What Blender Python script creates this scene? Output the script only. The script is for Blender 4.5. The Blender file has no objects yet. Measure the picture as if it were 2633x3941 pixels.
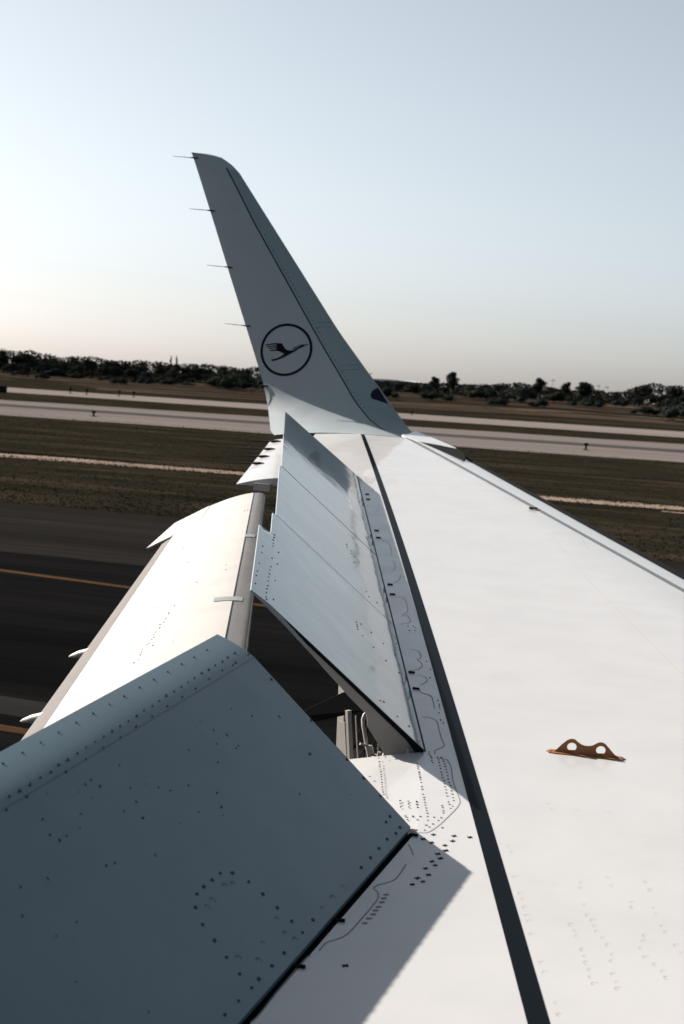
import bpy, math, random
import numpy as np
from mathutils import Vector, Matrix

# ------------------------------------------------------------------ camera, sky, sun, exposure
scene = bpy.context.scene
C = scene.collection
R = math.radians

CAM_POS = (2.528, 0.346, 1.752)          # eye of a passenger inside the cabin window
YAW, PITCH, ROLL, FOCAL = -0.2808, -0.0756, 0.0642, 59.72
cam = bpy.data.cameras.new('camera')
cam.sensor_fit = 'VERTICAL'
cam.sensor_height = 36.0
cam.sensor_width = 24.05
cam.lens = FOCAL
cam.clip_start = 0.05
cam.clip_end = 8000
cam.dof.use_dof = True
cam.dof.focus_distance = 7.5
cam.dof.aperture_fstop = 6.8
cam_o = bpy.data.objects.new('camera', cam)
fw = Vector((math.sin(YAW)*math.cos(PITCH), math.cos(YAW)*math.cos(PITCH), math.sin(PITCH)))
rt = Vector((math.cos(YAW), -math.sin(YAW), 0))
up = rt.cross(fw)
rt2 = rt*math.cos(ROLL) + up*math.sin(ROLL)
up2 = up*math.cos(ROLL) - rt*math.sin(ROLL)
M = Matrix((rt2, up2, -fw)).transposed().to_4x4()
M.translation = CAM_POS
cam_o.matrix_world = M
C.objects.link(cam_o)
scene.camera = cam_o

SUN_DIR = Vector((-0.8165, 0.255, 0.530)).normalized()     # towards the sun: aft of the wing, a little outboard
SUN_EL = math.asin(SUN_DIR.z)
SUN_AZ = math.atan2(SUN_DIR.x, SUN_DIR.y)
world = bpy.data.worlds.new('World')
scene.world = world
world.use_nodes = True
wn = world.node_tree.nodes
wl = world.node_tree.links
bgn = wn['Background']
sky = wn.new('ShaderNodeTexSky')
sky.sky_type = 'NISHITA'
sky.sun_disc = False
sky.sun_elevation = SUN_EL
sky.sun_rotation = SUN_AZ
sky.altitude = 50
sky.air_density = 0.6
sky.dust_density = 1.5
sky.ozone_density = 0.3
hsv = wn.new('ShaderNodeHueSaturation')
hsv.inputs['Hue'].default_value = 0.478
hsv.inputs['Saturation'].default_value = 0.46          # hazy, washed-out daylight
wl.new(sky.outputs[0], hsv.inputs['Color'])
wl.new(hsv.outputs[0], bgn.inputs[0])
bgn.inputs[1].default_value = 0.05

sun = bpy.data.lights.new('sun', 'SUN')
sun.energy = 5.0
sun.angle = R(0.53)
sun.color = (1.0, 0.905, 0.81)
sun_o = bpy.data.objects.new('sun', sun)
sun_o.rotation_euler = (-SUN_DIR).to_track_quat('-Z', 'Y').to_euler()
sun_o.location = (-30, 20, 30)
C.objects.link(sun_o)

scene.view_settings.view_transform = 'Standard'
scene.view_settings.look = 'None'
scene.view_settings.gamma = 1.0
scene.view_settings.exposure = 1.55
scene.view_settings.use_curve_mapping = False

# ------------------------------------------------------------------ materials
MATS = {}
def mat(name):
    m = bpy.data.materials.new(name)
    m.use_nodes = True
    MATS[name] = m
    return m, m.node_tree.nodes, m.node_tree.links, m.node_tree.nodes['Principled BSDF']

def ramp(n, l, src, stops):
    r = n.new('ShaderNodeValToRGB')
    e = r.color_ramp.elements
    e[0].position, e[0].color = stops[0][0], (*stops[0][1], 1)
    e[1].position, e[1].color = stops[-1][0], (*stops[-1][1], 1)
    for p, c in stops[1:-1]:
        x = e.new(p)
        x.color = (*c, 1)
    l.new(src, r.inputs[0])
    return r.outputs[0]

def noise(n, l, vec, scale, detail=4, rough=0.5):
    t = n.new('ShaderNodeTexNoise')
    t.inputs['Scale'].default_value = scale
    t.inputs['Detail'].default_value = detail
    t.inputs['Roughness'].default_value = rough
    if vec is not None:
        l.new(vec, t.inputs['Vector'])
    return t.outputs['Fac']

def coords(n, l, scale=(1, 1, 1), kind='Object'):
    tc = n.new('ShaderNodeTexCoord')
    mp = n.new('ShaderNodeMapping')
    mp.inputs['Scale'].default_value = scale
    l.new(tc.outputs[kind], mp.inputs['Vector'])
    return mp.outputs[0]

def mixc(n, l, fac, a, b):
    m = n.new('ShaderNodeMix')
    m.data_type = 'RGBA'
    for s, v in ((m.inputs['Factor'], fac), (m.inputs['A'], a), (m.inputs['B'], b)):
        if hasattr(v, 'is_linked'):
            l.new(v, s)
        elif isinstance(v, tuple):
            s.default_value = (*v, 1)
        else:
            s.default_value = v
    return m.outputs['Result']

def bump(n, l, b, h, strength, dist):
    bp = n.new('ShaderNodeBump')
    bp.inputs['Strength'].default_value = strength
    bp.inputs['Distance'].default_value = dist
    l.new(h, bp.inputs['Height'])
    l.new(bp.outputs[0], b.inputs['Normal'])
    if 'Coat Normal' in b.inputs:
        l.new(bp.outputs[0], b.inputs['Coat Normal'])

def paint(name, base, rough=0.38, coat=0.5, coat_rough=0.12, dirt=0.08, streak=0.0, wave=0.0, wscale=(1, 1, 1), dirtcol=None, spec=0.4):
    m, n, l, b = mat(name)
    v = coords(n, l, (1.2, 1.2, 1.2))
    f = noise(n, l, v, 2.2, 5, 0.6)
    d = dirtcol or tuple(c*0.72 for c in base)
    fac = ramp(n, l, f, [(0.42, (0, 0, 0)), (0.72, (dirt*4, dirt*4, dirt*4))])
    col = mixc(n, l, fac, base, d)
    if streak:
        v2 = coords(n, l, (3.0, 26, 14))
        g = noise(n, l, v2, 3.0, 3, 0.5)
        sf = ramp(n, l, g, [(0.62, (0, 0, 0)), (0.78, (streak, streak, streak))])
        col = mixc(n, l, sf, col, tuple(c*0.45 for c in base))
    l.new(col, b.inputs['Base Color'])
    rr = ramp(n, l, noise(n, l, coords(n, l), 5, 4), [(0.3, (rough-0.05,)*3), (0.7, (rough+0.08,)*3)])
    l.new(rr, b.inputs['Roughness'])
    b.inputs['Coat Weight'].default_value = coat
    b.inputs['Coat Roughness'].default_value = coat_rough
    b.inputs['Specular IOR Level'].default_value = spec
    if wave:
        wv = noise(n, l, coords(n, l, wscale), 2.0, 2, 0.5)
        bump(n, l, b, wv, 1.0, wave)
    return m

def plain(name, base, rough=0.5, metal=0.0, var=0.25, scale=8, spec=0.5):
    m, n, l, b = mat(name)
    f = noise(n, l, coords(n, l), scale, 5, 0.6)
    l.new(mixc(n, l, f, tuple(c*(1-var) for c in base), tuple(min(1, c*(1+var)) for c in base)), b.inputs['Base Color'])
    b.inputs['Roughness'].default_value = rough
    b.inputs['Metallic'].default_value = metal
    b.inputs['Specular IOR Level'].default_value = spec
    return m

paint('wing_paint', (0.340, 0.345, 0.350), 0.36, 0.42, 0.04, 0.05, 0.08, 0.0035, (0.9, 0.9, 0.9))
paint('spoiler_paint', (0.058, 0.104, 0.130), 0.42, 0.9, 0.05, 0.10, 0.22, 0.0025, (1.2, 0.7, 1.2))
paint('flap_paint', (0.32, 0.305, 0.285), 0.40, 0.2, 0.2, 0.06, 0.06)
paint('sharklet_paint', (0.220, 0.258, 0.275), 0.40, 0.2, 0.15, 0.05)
paint('sharklet_edge_dark', (0.150, 0.195, 0.215), 0.40, 0.2, 0.15, 0.05)  # darker tone for the overlay forward of the tip's joint line
paint('stripe_paint', (0.004, 0.0058, 0.008), 0.6, 0.12, 0.08, 0.05, spec=0.0)
plain('grey_strip', (0.085, 0.095, 0.105), 0.6, spec=0.2)
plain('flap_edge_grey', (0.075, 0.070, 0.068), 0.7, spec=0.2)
paint('flap_nose_shaded_grey', (0.095, 0.090, 0.086), 0.40, 0.3, 0.15, 0.15)  # grey nose, base colour darkened for the shade on its forward face
plain('panel_grey', (0.13, 0.145, 0.15), 0.5)
plain('seal_shade_black', (0.006, 0.0065, 0.008), 0.8, spec=0.03)  # black of the seals, also the shade painted onto the slat end
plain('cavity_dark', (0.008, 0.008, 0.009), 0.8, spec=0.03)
plain('rib_grey', (0.17, 0.155, 0.145), 0.6)
paint('rivet_faint', (0.040, 0.073, 0.092), 0.5, 0.7, 0.1)
plain('flap_mark', (0.20, 0.185, 0.17), 0.7, spec=0.1)
plain('rivet_soft', (0.034, 0.048, 0.058), 0.8, spec=0.1)
plain('fastener_dark', (0.012, 0.016, 0.020), 0.8, spec=0.05)
plain('fastener_grey', (0.17, 0.165, 0.165), 0.6, spec=0.2)
plain('ring_grey', (0.285, 0.28, 0.275), 0.6, spec=0.2)
plain('sealant', (0.15, 0.158, 0.168), 0.7, spec=0.2)
plain('bare_metal', (0.30, 0.30, 0.31), 0.32, 1.0)
plain('emblem_blue', (0.003, 0.004, 0.008), 0.6, spec=0.05)
plain('joint_dark', (0.010, 0.014, 0.018), 0.7, spec=0.05)
plain('wick_black', (0.008, 0.008, 0.009), 0.7, spec=0.05)
plain('bracket_orange', (0.20, 0.083, 0.030), 0.5, 0.0, 0.22, 30, 0.3)
plain('lens_dark', (0.008, 0.009, 0.016), 0.5, spec=0.1)
plain('hose_white', (0.30, 0.285, 0.265), 0.5)
plain('light_white', (0.8, 0.8, 0.8), 0.4)

# ------------------------------------------------------------------ mesh helpers
class MB:
    """collects faces; build() links them as one mesh object"""
    def __init__(self):
        self.v, self.f = [], []
    def poly(self, pts):
        i = len(self.v)
        self.v += [tuple(p) for p in pts]
        self.f.append(tuple(range(i, i+len(pts))))
    def grid(self, rows, closed=False):
        i = len(self.v)
        m = len(rows[0])
        for r in rows:
            self.v += [tuple(p) for p in r]
        for a in range(len(rows)-1):
            for k in range(m if closed else m-1):
                k2 = (k+1) % m
                self.f.append((i+a*m+k, i+a*m+k2, i+(a+1)*m+k2, i+(a+1)*m+k))
        return i
    def prism(self, outline, off):
        """outline: list of Vectors, off: Vector thickness"""
        n = len(outline)
        i = len(self.v)
        self.v += [tuple(p) for p in outline] + [tuple(Vector(p)+off) for p in outline]
        self.f.append(tuple(range(i, i+n)))
        self.f.append(tuple(range(i+2*n-1, i+n-1, -1)))
        for k in range(n):
            k2 = (k+1) % n
            self.f.append((i+k, i+n+k, i+n+k2, i+k2))
    def box(self, c, ax, ay, az):
        c, ax, ay, az = Vector(c), Vector(ax), Vector(ay), Vector(az)
        q = [c-ax-ay-az, c+ax-ay-az, c+ax+ay-az, c-ax+ay-az]
        self.prism(q, az*2)
    def tube(self, pts, rad, seg=8, cap=True):
        pts = [Vector(p) for p in pts]
        rads = rad if isinstance(rad, (list, tuple)) else [rad]*len(pts)
        rows = []
        for k, p in enumerate(pts):
            d = (pts[min(k+1, len(pts)-1)] - pts[max(k-1, 0)]).normalized()
            a = d.cross(Vector((0, 0, 1)))
            if a.length < 1e-3:
                a = d.cross(Vector((1, 0, 0)))
            a.normalize()
            b = d.cross(a)
            rows.append([p + (a*math.cos(t) + b*math.sin(t))*rads[k] for t in [2*math.pi*j/seg for j in range(seg)]])
        self.grid(rows, True)
        if cap:
            self.poly(rows[0])
            self.poly(list(reversed(rows[-1])))
    def mesh(self, name, m, smooth=False, angle=None):
        me = bpy.data.meshes.new(name)
        me.from_pydata(self.v, [], self.f)
        me.materials.append(MATS[m])
        if smooth:
            me.shade_smooth()
            if angle:
                me.set_sharp_from_angle(angle=R(angle))
        me.update()
        return me
    def build(self, name, m, parent=None, smooth=False, angle=None):
        return link(name, self.mesh(name, m, smooth, angle), parent)

def link(name, me, parent=None, loc=None, mtx=None):
    o = bpy.data.objects.new(name, me)
    C.objects.link(o)
    if mtx is not None:
        o.matrix_world = mtx
    if loc is not None:
        o.location = loc
    o.parent = parent
    return o

def tag(o, label, cat, group=None):
    o['label'] = label
    o['category'] = cat
    if group:
        o['group'] = group
    return o

def struct(o, kind='structure'):
    o['kind'] = kind
    return o

# ------------------------------------------------------------------ ground, taxiways, painted lines
GZ = -2.85
random.seed(4)
def ground_mat(name, a, b_, c, scale, stretch, rough=0.9, fine=0.3, bumpd=0.03):
    m, n, l, b = mat(name)
    v = coords(n, l, (stretch, 1.0, 1.0))
    f1 = noise(n, l, v, scale, 7, 0.68)
    col = ramp(n, l, f1, [(0.33, a), (0.5, b_), (0.66, c)])
    v2 = coords(n, l, (stretch*1.5, 1, 1))
    f2 = noise(n, l, v2, scale*14, 5, 0.7)
    g = ramp(n, l, f2, [(0.3, (1-fine,)*3), (0.7, (1+fine*0.6,)*3)])
    mm = n.new('ShaderNodeMix')
    mm.data_type = 'RGBA'
    mm.blend_type = 'MULTIPLY'
    mm.inputs['Factor'].default_value = 1
    l.new(col, mm.inputs['A'])
    l.new(g, mm.inputs['B'])
    l.new(mm.outputs['Result'], b.inputs['Base Color'])
    b.inputs['Roughness'].default_value = rough
    b.inputs['Specular IOR Level'].default_value = 0.0
    if bumpd:
        bump(n, l, b, f2, 0.7, bumpd)
    return m
ground_mat('grass', (0.0062, 0.0064, 0.0046), (0.0120, 0.0112, 0.0080), (0.0260, 0.0200, 0.0150), 0.35, 0.26, fine=0.6, bumpd=0.05)
ground_mat('dry_field', (0.0080, 0.0076, 0.0056), (0.0190, 0.0155, 0.0118), (0.0520, 0.0395, 0.0300), 0.055, 0.16, fine=0.6, bumpd=0.1)
ground_mat('grass_tuft', (0.014, 0.014, 0.010), (0.024, 0.022, 0.016), (0.040, 0.032, 0.024), 0.9, 0.6, fine=0.3, bumpd=0.0)
ground_mat('dry_grass', (0.020, 0.016, 0.012), (0.050, 0.039, 0.030), (0.085, 0.066, 0.052), 0.10, 0.25, fine=0.5, bumpd=0.0)
ground_mat('dirt', (0.100, 0.078, 0.062), (0.145, 0.116, 0.094), (0.190, 0.155, 0.125), 0.5, 0.4, fine=0.25, bumpd=0.02)
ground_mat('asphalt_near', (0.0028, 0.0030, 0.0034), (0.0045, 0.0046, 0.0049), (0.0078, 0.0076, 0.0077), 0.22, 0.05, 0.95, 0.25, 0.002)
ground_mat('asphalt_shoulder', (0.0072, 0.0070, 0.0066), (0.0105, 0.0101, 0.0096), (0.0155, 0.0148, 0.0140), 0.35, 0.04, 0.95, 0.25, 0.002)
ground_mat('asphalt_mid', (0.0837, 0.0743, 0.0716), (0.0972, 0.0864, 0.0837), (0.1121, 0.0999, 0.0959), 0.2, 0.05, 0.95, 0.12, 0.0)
ground_mat('asphalt_dark', (0.0324, 0.0317, 0.0338), (0.0405, 0.0392, 0.0405), (0.0500, 0.0486, 0.0500), 0.3, 0.04, 0.95, 0.12, 0.0)
ground_mat('concrete_far', (0.1013, 0.0905, 0.0864), (0.1215, 0.1080, 0.1026), (0.1404, 0.1242, 0.1174), 0.2, 0.05, 0.95, 0.12, 0.0)
ground_mat('line_yellow', (0.026, 0.015, 0.0085), (0.040, 0.0235, 0.0130), (0.055, 0.033, 0.018), 0.8, 0.3, 0.8, 0.3, 0.0)
ground_mat('asphalt_patch', (0.0115, 0.0115, 0.012), (0.015, 0.0148, 0.015), (0.020, 0.0195, 0.0195), 0.5, 0.08, 0.95, 0.2, 0.0)

def jag(x, seed, amp, lengths=(23, 7.3, 2.1, 0.8)):
    t = 0
    for i, L in enumerate(lengths):
        t += math.sin(x/L*2*math.pi + seed*1.7 + i*2.1) * amp/(i+1.3)
    return t

def strip(name, x0, x1, near, far, z, m, amp=(0, 0), step=1.0, seed=1, parent=None):
    """sheet lying on the ground between two edges; near/far give the edge's y as a function of x"""
    mb = MB()
    n = max(2, int((x1-x0)/step))
    rows = []
    for k in range(n+1):
        x = x0 + (x1-x0)*k/n
        rows.append([(x, near(x)+jag(x, seed, amp[0]), z), (x, far(x)+jag(x, seed+5, amp[1]), z)])
    mb.grid(rows)
    mb.f = [tuple(reversed(f)) for f in mb.f]
    return mb.build(name, m, parent)

g = MB()
g.poly([(-4000, -200, GZ), (4000, -200, GZ), (4000, 6000, GZ), (-4000, 6000, GZ)])
struct(g.build('grass_field', 'grass'))
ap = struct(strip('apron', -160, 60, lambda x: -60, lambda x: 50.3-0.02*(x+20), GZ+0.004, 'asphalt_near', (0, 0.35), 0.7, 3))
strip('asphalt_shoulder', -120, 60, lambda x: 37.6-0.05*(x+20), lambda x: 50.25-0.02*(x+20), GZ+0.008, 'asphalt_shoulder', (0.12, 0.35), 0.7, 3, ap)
strip('painted_line', -90, 30, lambda x: 33.55-0.26*(x+13)*0.75+0.0, lambda x: 33.85-0.26*(x+13)*0.75, GZ+0.012, 'line_yellow', (0.01, 0.012), 0.6, 2, ap)
strip('painted_line', -60, 10, lambda x: 19.3-0.12*(x+7), lambda x: 19.6-0.12*(x+7), GZ+0.012, 'line_yellow', (0.01, 0.012), 0.6, 8, ap)
strip('asphalt_patch', -60, 10, lambda x: 20.3-0.10*(x+8), lambda x: 21.3-0.10*(x+8), GZ+0.008, 'asphalt_patch', (0.03, 0.03), 0.8, 5, ap)
struct(strip('dirt_path', -140, 2.0, lambda x: 75.3+0.02*(x+20), lambda x: 78.0+0.03*(x+20), GZ+0.004, 'dirt', (0.35, 0.4), 0.5, 1))
struct(strip('dirt_path', -4.5, 60, lambda x: 73.6, lambda x: 75.0, GZ+0.004, 'dirt', (0.35, 0.4), 0.5, 6))
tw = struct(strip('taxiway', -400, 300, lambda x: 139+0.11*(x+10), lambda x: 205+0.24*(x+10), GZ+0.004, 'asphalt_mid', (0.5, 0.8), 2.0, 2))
strip('dark_band', -400, 300, lambda x: 167+0.13*(x+10), lambda x: 179+0.157*(x+10), GZ+0.008, 'asphalt_dark', (0.3, 0.5), 2.0, 4, tw)
struct(strip('runway', -600, 500, lambda x: 246+0.12*(x+10), lambda x: 302+0.2*(x+10), GZ+0.004, 'concrete_far', (0.6, 1.0), 3.0, 7))

# ------------------------------------------------------------------ measured places on the wing (metres)
WING_DOTS = [(1.003, 6.327), (1.019, 6.282), (1.028, 6.252), (1.036, 6.225), (1.046, 6.196), (1.055, 6.171), (1.064, 6.143), (1.072, 6.117), (1.08,
    6.09), (1.09, 6.058), (1.096, 6.037), (1.105, 6.009), (1.113, 5.982), (1.122, 5.958), (1.131, 5.934), (1.152, 6.319), (1.16, 6.292), (1.169,
    6.263), (1.182, 6.225), (1.191, 6.197), (1.199, 6.172), (1.208, 6.145), (1.218, 6.113), (1.232, 6.067), (1.24, 6.041), (1.256, 5.989), (1.267,
    5.959), (1.274, 5.935), (1.282, 5.909), (1.29, 5.883), (1.299, 5.856), (1.308, 5.83), (1.316, 5.805), (1.325, 5.773), (1.334, 5.739), (1.204,
    6.423), (1.215, 6.393), (1.224, 6.363), (1.235, 6.328), (1.245, 6.296), (1.257, 6.257), (1.267, 6.225), (1.276, 6.197), (1.288, 6.167), (1.298,
    6.131), (1.308, 6.099), (1.318, 6.069), (1.328, 6.035), (1.338, 6.004), (1.356, 5.946), (1.364, 5.923), (1.217, 6.424), (1.228, 6.407), (1.236,
    6.385), (1.247, 6.355), (1.256, 6.326), (1.267, 6.292), (1.277, 6.26), (1.288, 6.223), (1.299, 6.187), (1.311, 6.152), (1.323, 6.121), (1.331,
    6.094), (1.339, 6.066), (1.349, 6.032), (1.361, 5.996), (1.369, 5.967), (1.379, 5.908), (1.377, 5.885), (1.159, 6.474), (1.165, 6.45), (1.176,
    6.428), (1.184, 6.406), (1.193, 6.375), (1.202, 6.353), (1.2, 5.893), (1.208, 5.863), (1.218, 5.832), (1.227, 5.899), (1.235, 5.872), (1.244,
    5.842), (1.254, 5.907), (1.262, 5.88), (1.272, 5.851), (1.255, 5.751), (1.279, 5.758), (1.302, 5.765), (1.347, 5.775), (1.369, 5.781), (1.27,
    5.72), (1.301, 5.731), (1.368, 5.75), (1.34, 5.691), (1.359, 5.71), (1.354, 5.678), (1.396, 5.687), (1.321, 5.635), (1.348, 5.642), (1.344, 5.9),
    (1.351, 5.881), (1.36, 5.852), (1.366, 5.83), (1.032, 6.105), (1.024, 6.348), (1.047, 6.367), (1.021, 7.189), (1.041, 7.132), (1.048, 7.102),
    (1.057, 7.074), (1.07, 7.006), (1.1, 6.91), (1.119, 6.873), (0.904, 7.531), (0.564, 8.461), (0.59, 8.468), (0.607, 8.444), (0.595, 8.369), (0.62,
    8.383), (0.82, 7.808), (0.87, 7.676)]
WING_CROSSES = [(1.384, 5.612), (1.449, 5.626), (1.455, 5.579), (1.499, 5.634), (1.441, 5.531), (1.454, 5.487), (1.396, 5.539), (1.363, 5.561),
    (1.438, 5.449), (1.455, 5.415), (1.436, 5.379), (1.453, 5.351), (1.432, 5.315), (1.453, 5.267), (1.428, 5.229), (1.45, 5.208), (1.426, 5.174),
    (1.402, 4.557)]
WING_RINGS = [(1.633, 5.602), (1.651, 5.557), (1.666, 5.505), (1.702, 5.353), (1.729, 5.275), (1.742, 5.229), (1.756, 5.189), (1.773, 5.13), (1.79,
    5.072), (1.802, 5.035), (1.82, 4.99), (1.825, 4.946), (1.86, 4.827), (1.885, 4.771), (1.904, 4.714), (1.924, 4.663), (1.942, 4.597), (1.962,
    4.545), (1.981, 4.479), (1.684, 6.064), (1.704, 6.014), (1.784, 6.033), (1.893, 6.059), (1.98, 6.131), (1.898, 5.385), (1.903, 5.34), (1.969,
    5.456), (1.988, 5.392), (2.082, 5.463), (2.102, 5.402), (1.919, 5.055), (1.937, 5.016), (1.946, 4.979), (1.963, 4.936), (1.976, 4.895), (1.988,
    4.854), (1.998, 4.814), (2.013, 4.773), (2.022, 4.729), (2.038, 4.691), (1.972, 5.108), (1.983, 5.07), (1.994, 5.033), (2.017, 4.995), (2.036,
    4.955), (2.057, 4.893), (2.061, 4.85), (2.066, 4.805), (2.076, 4.768), (2.091, 4.725), (2.1, 4.684), (2.061, 5.284), (2.067, 5.248), (2.08, 5.21),
    (2.107, 5.133), (2.115, 5.097), (2.126, 5.055), (2.125, 5.015), (2.125, 4.966), (2.145, 4.906), (2.175, 4.871), (2.199, 4.834), (2.213, 4.799),
    (2.127, 5.267), (2.14, 5.223), (2.164, 5.143), (2.178, 5.102), (2.19, 5.056), (2.215, 5.021), (2.234, 4.975), (1.934, 5.216), (1.945, 5.182),
    (1.953, 5.142)]
SLOTS = [(1.374, 5.069), (1.375, 5.039), (1.378, 5.009), (1.378, 4.972), (1.377, 4.944), (1.378, 4.914), (1.375, 4.881), (1.373, 4.845)]
TABS = [(-0.792, 12.523), (-0.719, 12.296), (-0.305, 11.032), (-0.225, 10.785), (0.228, 9.391), (0.308, 9.144), (0.814, 7.58), (0.899, 7.322)]
SEALANT = [[(-0.926, 12.921), (-0.877, 12.92), (-0.826, 12.796), (-0.825, 12.705)], [(-0.613, 11.953), (-0.56, 11.931), (-0.525, 11.872), (-0.53,
    11.766)], [(-0.218, 10.797), (-0.186, 10.73), (-0.11, 10.606), (-0.008, 10.286), (-0.023, 10.258)], [(-0.002, 10.083), (0.052, 10.075), (0.096,
    9.971), (0.132, 9.814), (0.12, 9.773)], [(0.206, 9.699), (0.235, 9.516), (0.223, 9.461)], [(0.333, 9.103), (0.377, 9.081), (0.415, 8.999), (0.48,
    8.78), (0.472, 8.695)], [(0.478, 8.671), (0.502, 8.683), (0.544, 8.586), (0.549, 8.524), (0.518, 8.478)], [(0.695, 7.998), (0.741, 7.975), (0.779,
    7.863), (0.771, 7.827), (0.805, 7.769), (0.824, 7.706), (0.816, 7.641), (0.792, 7.62)], [(0.838, 7.551), (0.875, 7.539), (0.905, 7.475), (0.896,
    7.395)], [(0.909, 7.327), (0.925, 7.279), (0.962, 7.26), (0.986, 7.226)], [(1.022, 6.922), (1.058, 6.921), (1.094, 6.873), (1.127, 6.768), (1.166,
    6.651), (1.192, 6.579), (1.184, 6.53), (1.174, 6.499), (1.185, 6.459)], [(0.925, 7.28), (0.953, 7.259), (0.981, 7.238), (1.011, 7.151), (1.039,
    7.055)], [(1.202, 6.414), (1.238, 6.412), (1.254, 6.384), (1.281, 6.311), (1.322, 6.165), (1.363, 6.05), (1.392, 5.964), (1.396, 5.893), (1.386,
    5.761), (1.379, 5.697), (1.361, 5.625), (1.324, 5.613)], [(1.33, 5.496), (1.349, 5.46), (1.368, 5.413)], [(1.367, 5.328), (1.369, 5.207), (1.353,
    5.16), (1.332, 5.132), (1.327, 5.101), (1.345, 5.08), (1.358, 5.038), (1.36, 4.983), (1.356, 4.874), (1.352, 4.794), (1.347, 4.746), (1.331,
    4.71), (1.311, 4.678), (1.31, 4.62)], [(1.299, 4.582), (1.291, 4.558), (1.285, 4.354), (1.285, 4.216), (1.28, 4.161)], [(0.744, 11.521), (0.816,
    11.606), (0.924, 11.588), (1.068, 11.085)], [(0.765, 11.467), (0.968, 10.834), (1.262, 9.932), (1.534, 9.189), (1.95, 8.06)]]
F1 = [(1.3122, 5.6294, 0.3248), (0.0302, 0.9956, 0.0886), (-0.7437, -0.0369, 0.6675), (0.6678, -0.086, 0.7393)]
F2 = [(1.1471, 6.4737, 0.3999), (-0.3109, 0.9467, 0.0843), (-0.7031, -0.2887, 0.6498), (0.6395, 0.1428, 0.7554)]
S1_ROW_EDGE = [(-0.169, 0.899), (-0.273, 0.895), (-0.371, 0.887), (-0.476, 0.885), (-0.577, 0.88), (-0.677, 0.875), (-0.782, 0.872), (-0.877, 0.865),
    (-0.979, 0.861), (-1.079, 0.856), (-1.181, 0.854), (-1.28, 0.848), (-1.377, 0.843), (-1.476, 0.84)]
S1_ROW_MID = [(-0.071, 0.812), (-0.133, 0.812), (-0.186, 0.808), (-0.242, 0.81), (-0.299, 0.808), (-0.351, 0.81), (-0.412, 0.808), (-0.465, 0.806),
    (-0.518, 0.805), (-0.574, 0.804), (-0.629, 0.805), (-0.686, 0.801), (-0.738, 0.799), (-0.793, 0.8), (-0.848, 0.797), (-0.903, 0.796), (-0.957,
    0.796), (-1.009, 0.795), (-1.062, 0.794), (-1.115, 0.794), (-1.168, 0.793), (-1.222, 0.791), (-1.279, 0.79), (-1.327, 0.791), (-1.381, 0.784),
    (-1.432, 0.786), (-1.489, 0.784), (-1.541, 0.784), (-1.589, 0.785)]
S1_ROW_LOW = [(-0.014, 0.783), (-0.131, 0.781), (-0.159, 0.779), (-0.242, 0.782), (-0.352, 0.78), (-0.466, 0.776), (-0.571, 0.775), (-0.679, 0.774),
    (-0.79, 0.772), (-0.899, 0.771), (-1.005, 0.768), (-1.111, 0.767), (-1.218, 0.765), (-1.33, 0.763), (-1.538, 0.761), (-1.64, 0.759)]
S1_BOLTS = [(-1.093, 0.309), (-1.044, 0.288), (-1.147, 0.31), (-1.201, 0.311), (-1.25, 0.309), (-1.298, 0.286), (-1.327, 0.242), (-1.335, 0.193),
    (-1.345, 0.142), (-1.351, 0.09), (-1.352, 0.045), (-1.436, 0.047), (-1.521, 0.049), (-1.011, 0.241), (-0.999, 0.191), (-0.99, 0.138), (-0.981,
    0.085), (-0.978, 0.043), (-0.889, 0.045), (-1.3, 0.046), (-1.21, 0.044), (-1.122, 0.043), (-0.06, 0.084), (-0.11, 0.081), (-0.06, 0.037), (-0.113,
    0.034), (-0.19, 0.042), (-0.278, 0.042), (-0.365, 0.042), (-0.456, 0.043), (-0.006, 0.152), (-0.006, 0.484), (-0.186, 0.402), (-0.007, 0.311),
    (-0.009, 0.231), (-0.019, 0.67)]
S1_ARCS = [(-1.082, 0.263), (-1.119, 0.273), (-1.216, 0.268), (-1.257, 0.263), (-1.032, 0.115), (-0.804, 0.043), (-0.718, 0.043), (-0.629, 0.042),
    (-1.307, 0.117), (-1.171, 0.098), (-1.051, 0.072), (-1.035, 0.042), (-1.243, 0.076)]
S1_SPECKS = [(-1.11, 0.702), (-1.253, 0.683), (-0.903, 0.549), (-0.997, 0.567), (-1.033, 0.593), (-1.199, 0.55), (-0.846, 0.445), (-0.96, 0.473),
    (-1.551, 0.693), (-0.536, 0.555), (-0.683, 0.553), (-0.81, 0.484), (-1.266, 0.71), (-1.463, 0.741), (-0.383, 0.662), (-1.441, 0.501), (-1.477,
    0.509), (-1.878, 0.342), (-1.202, 0.553), (-1.726, 0.445), (-1.076, 0.481), (-1.552, 0.692), (-1.572, 0.65), (-1.556, 0.626)]
S2_ROW = [(1.473, 0.816), (1.4, 0.817), (1.322, 0.82), (1.245, 0.818), (1.176, 0.819), (0.884, 0.819), (0.684, 0.822), (0.607, 0.825), (0.52, 0.826),
    (0.447, 0.828), (0.367, 0.829), (0.276, 0.829), (0.206, 0.832), (0.13, 0.833), (0.048, 0.833), (0.015, 0.829), (0.99, 0.872), (0.838, 0.872),
    (0.578, 0.878), (0.395, 0.883), (0.302, 0.885), (0.144, 0.891), (1.141, 0.786), (0.865, 0.788), (0.483, 0.795), (0.118, 0.797)]
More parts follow.
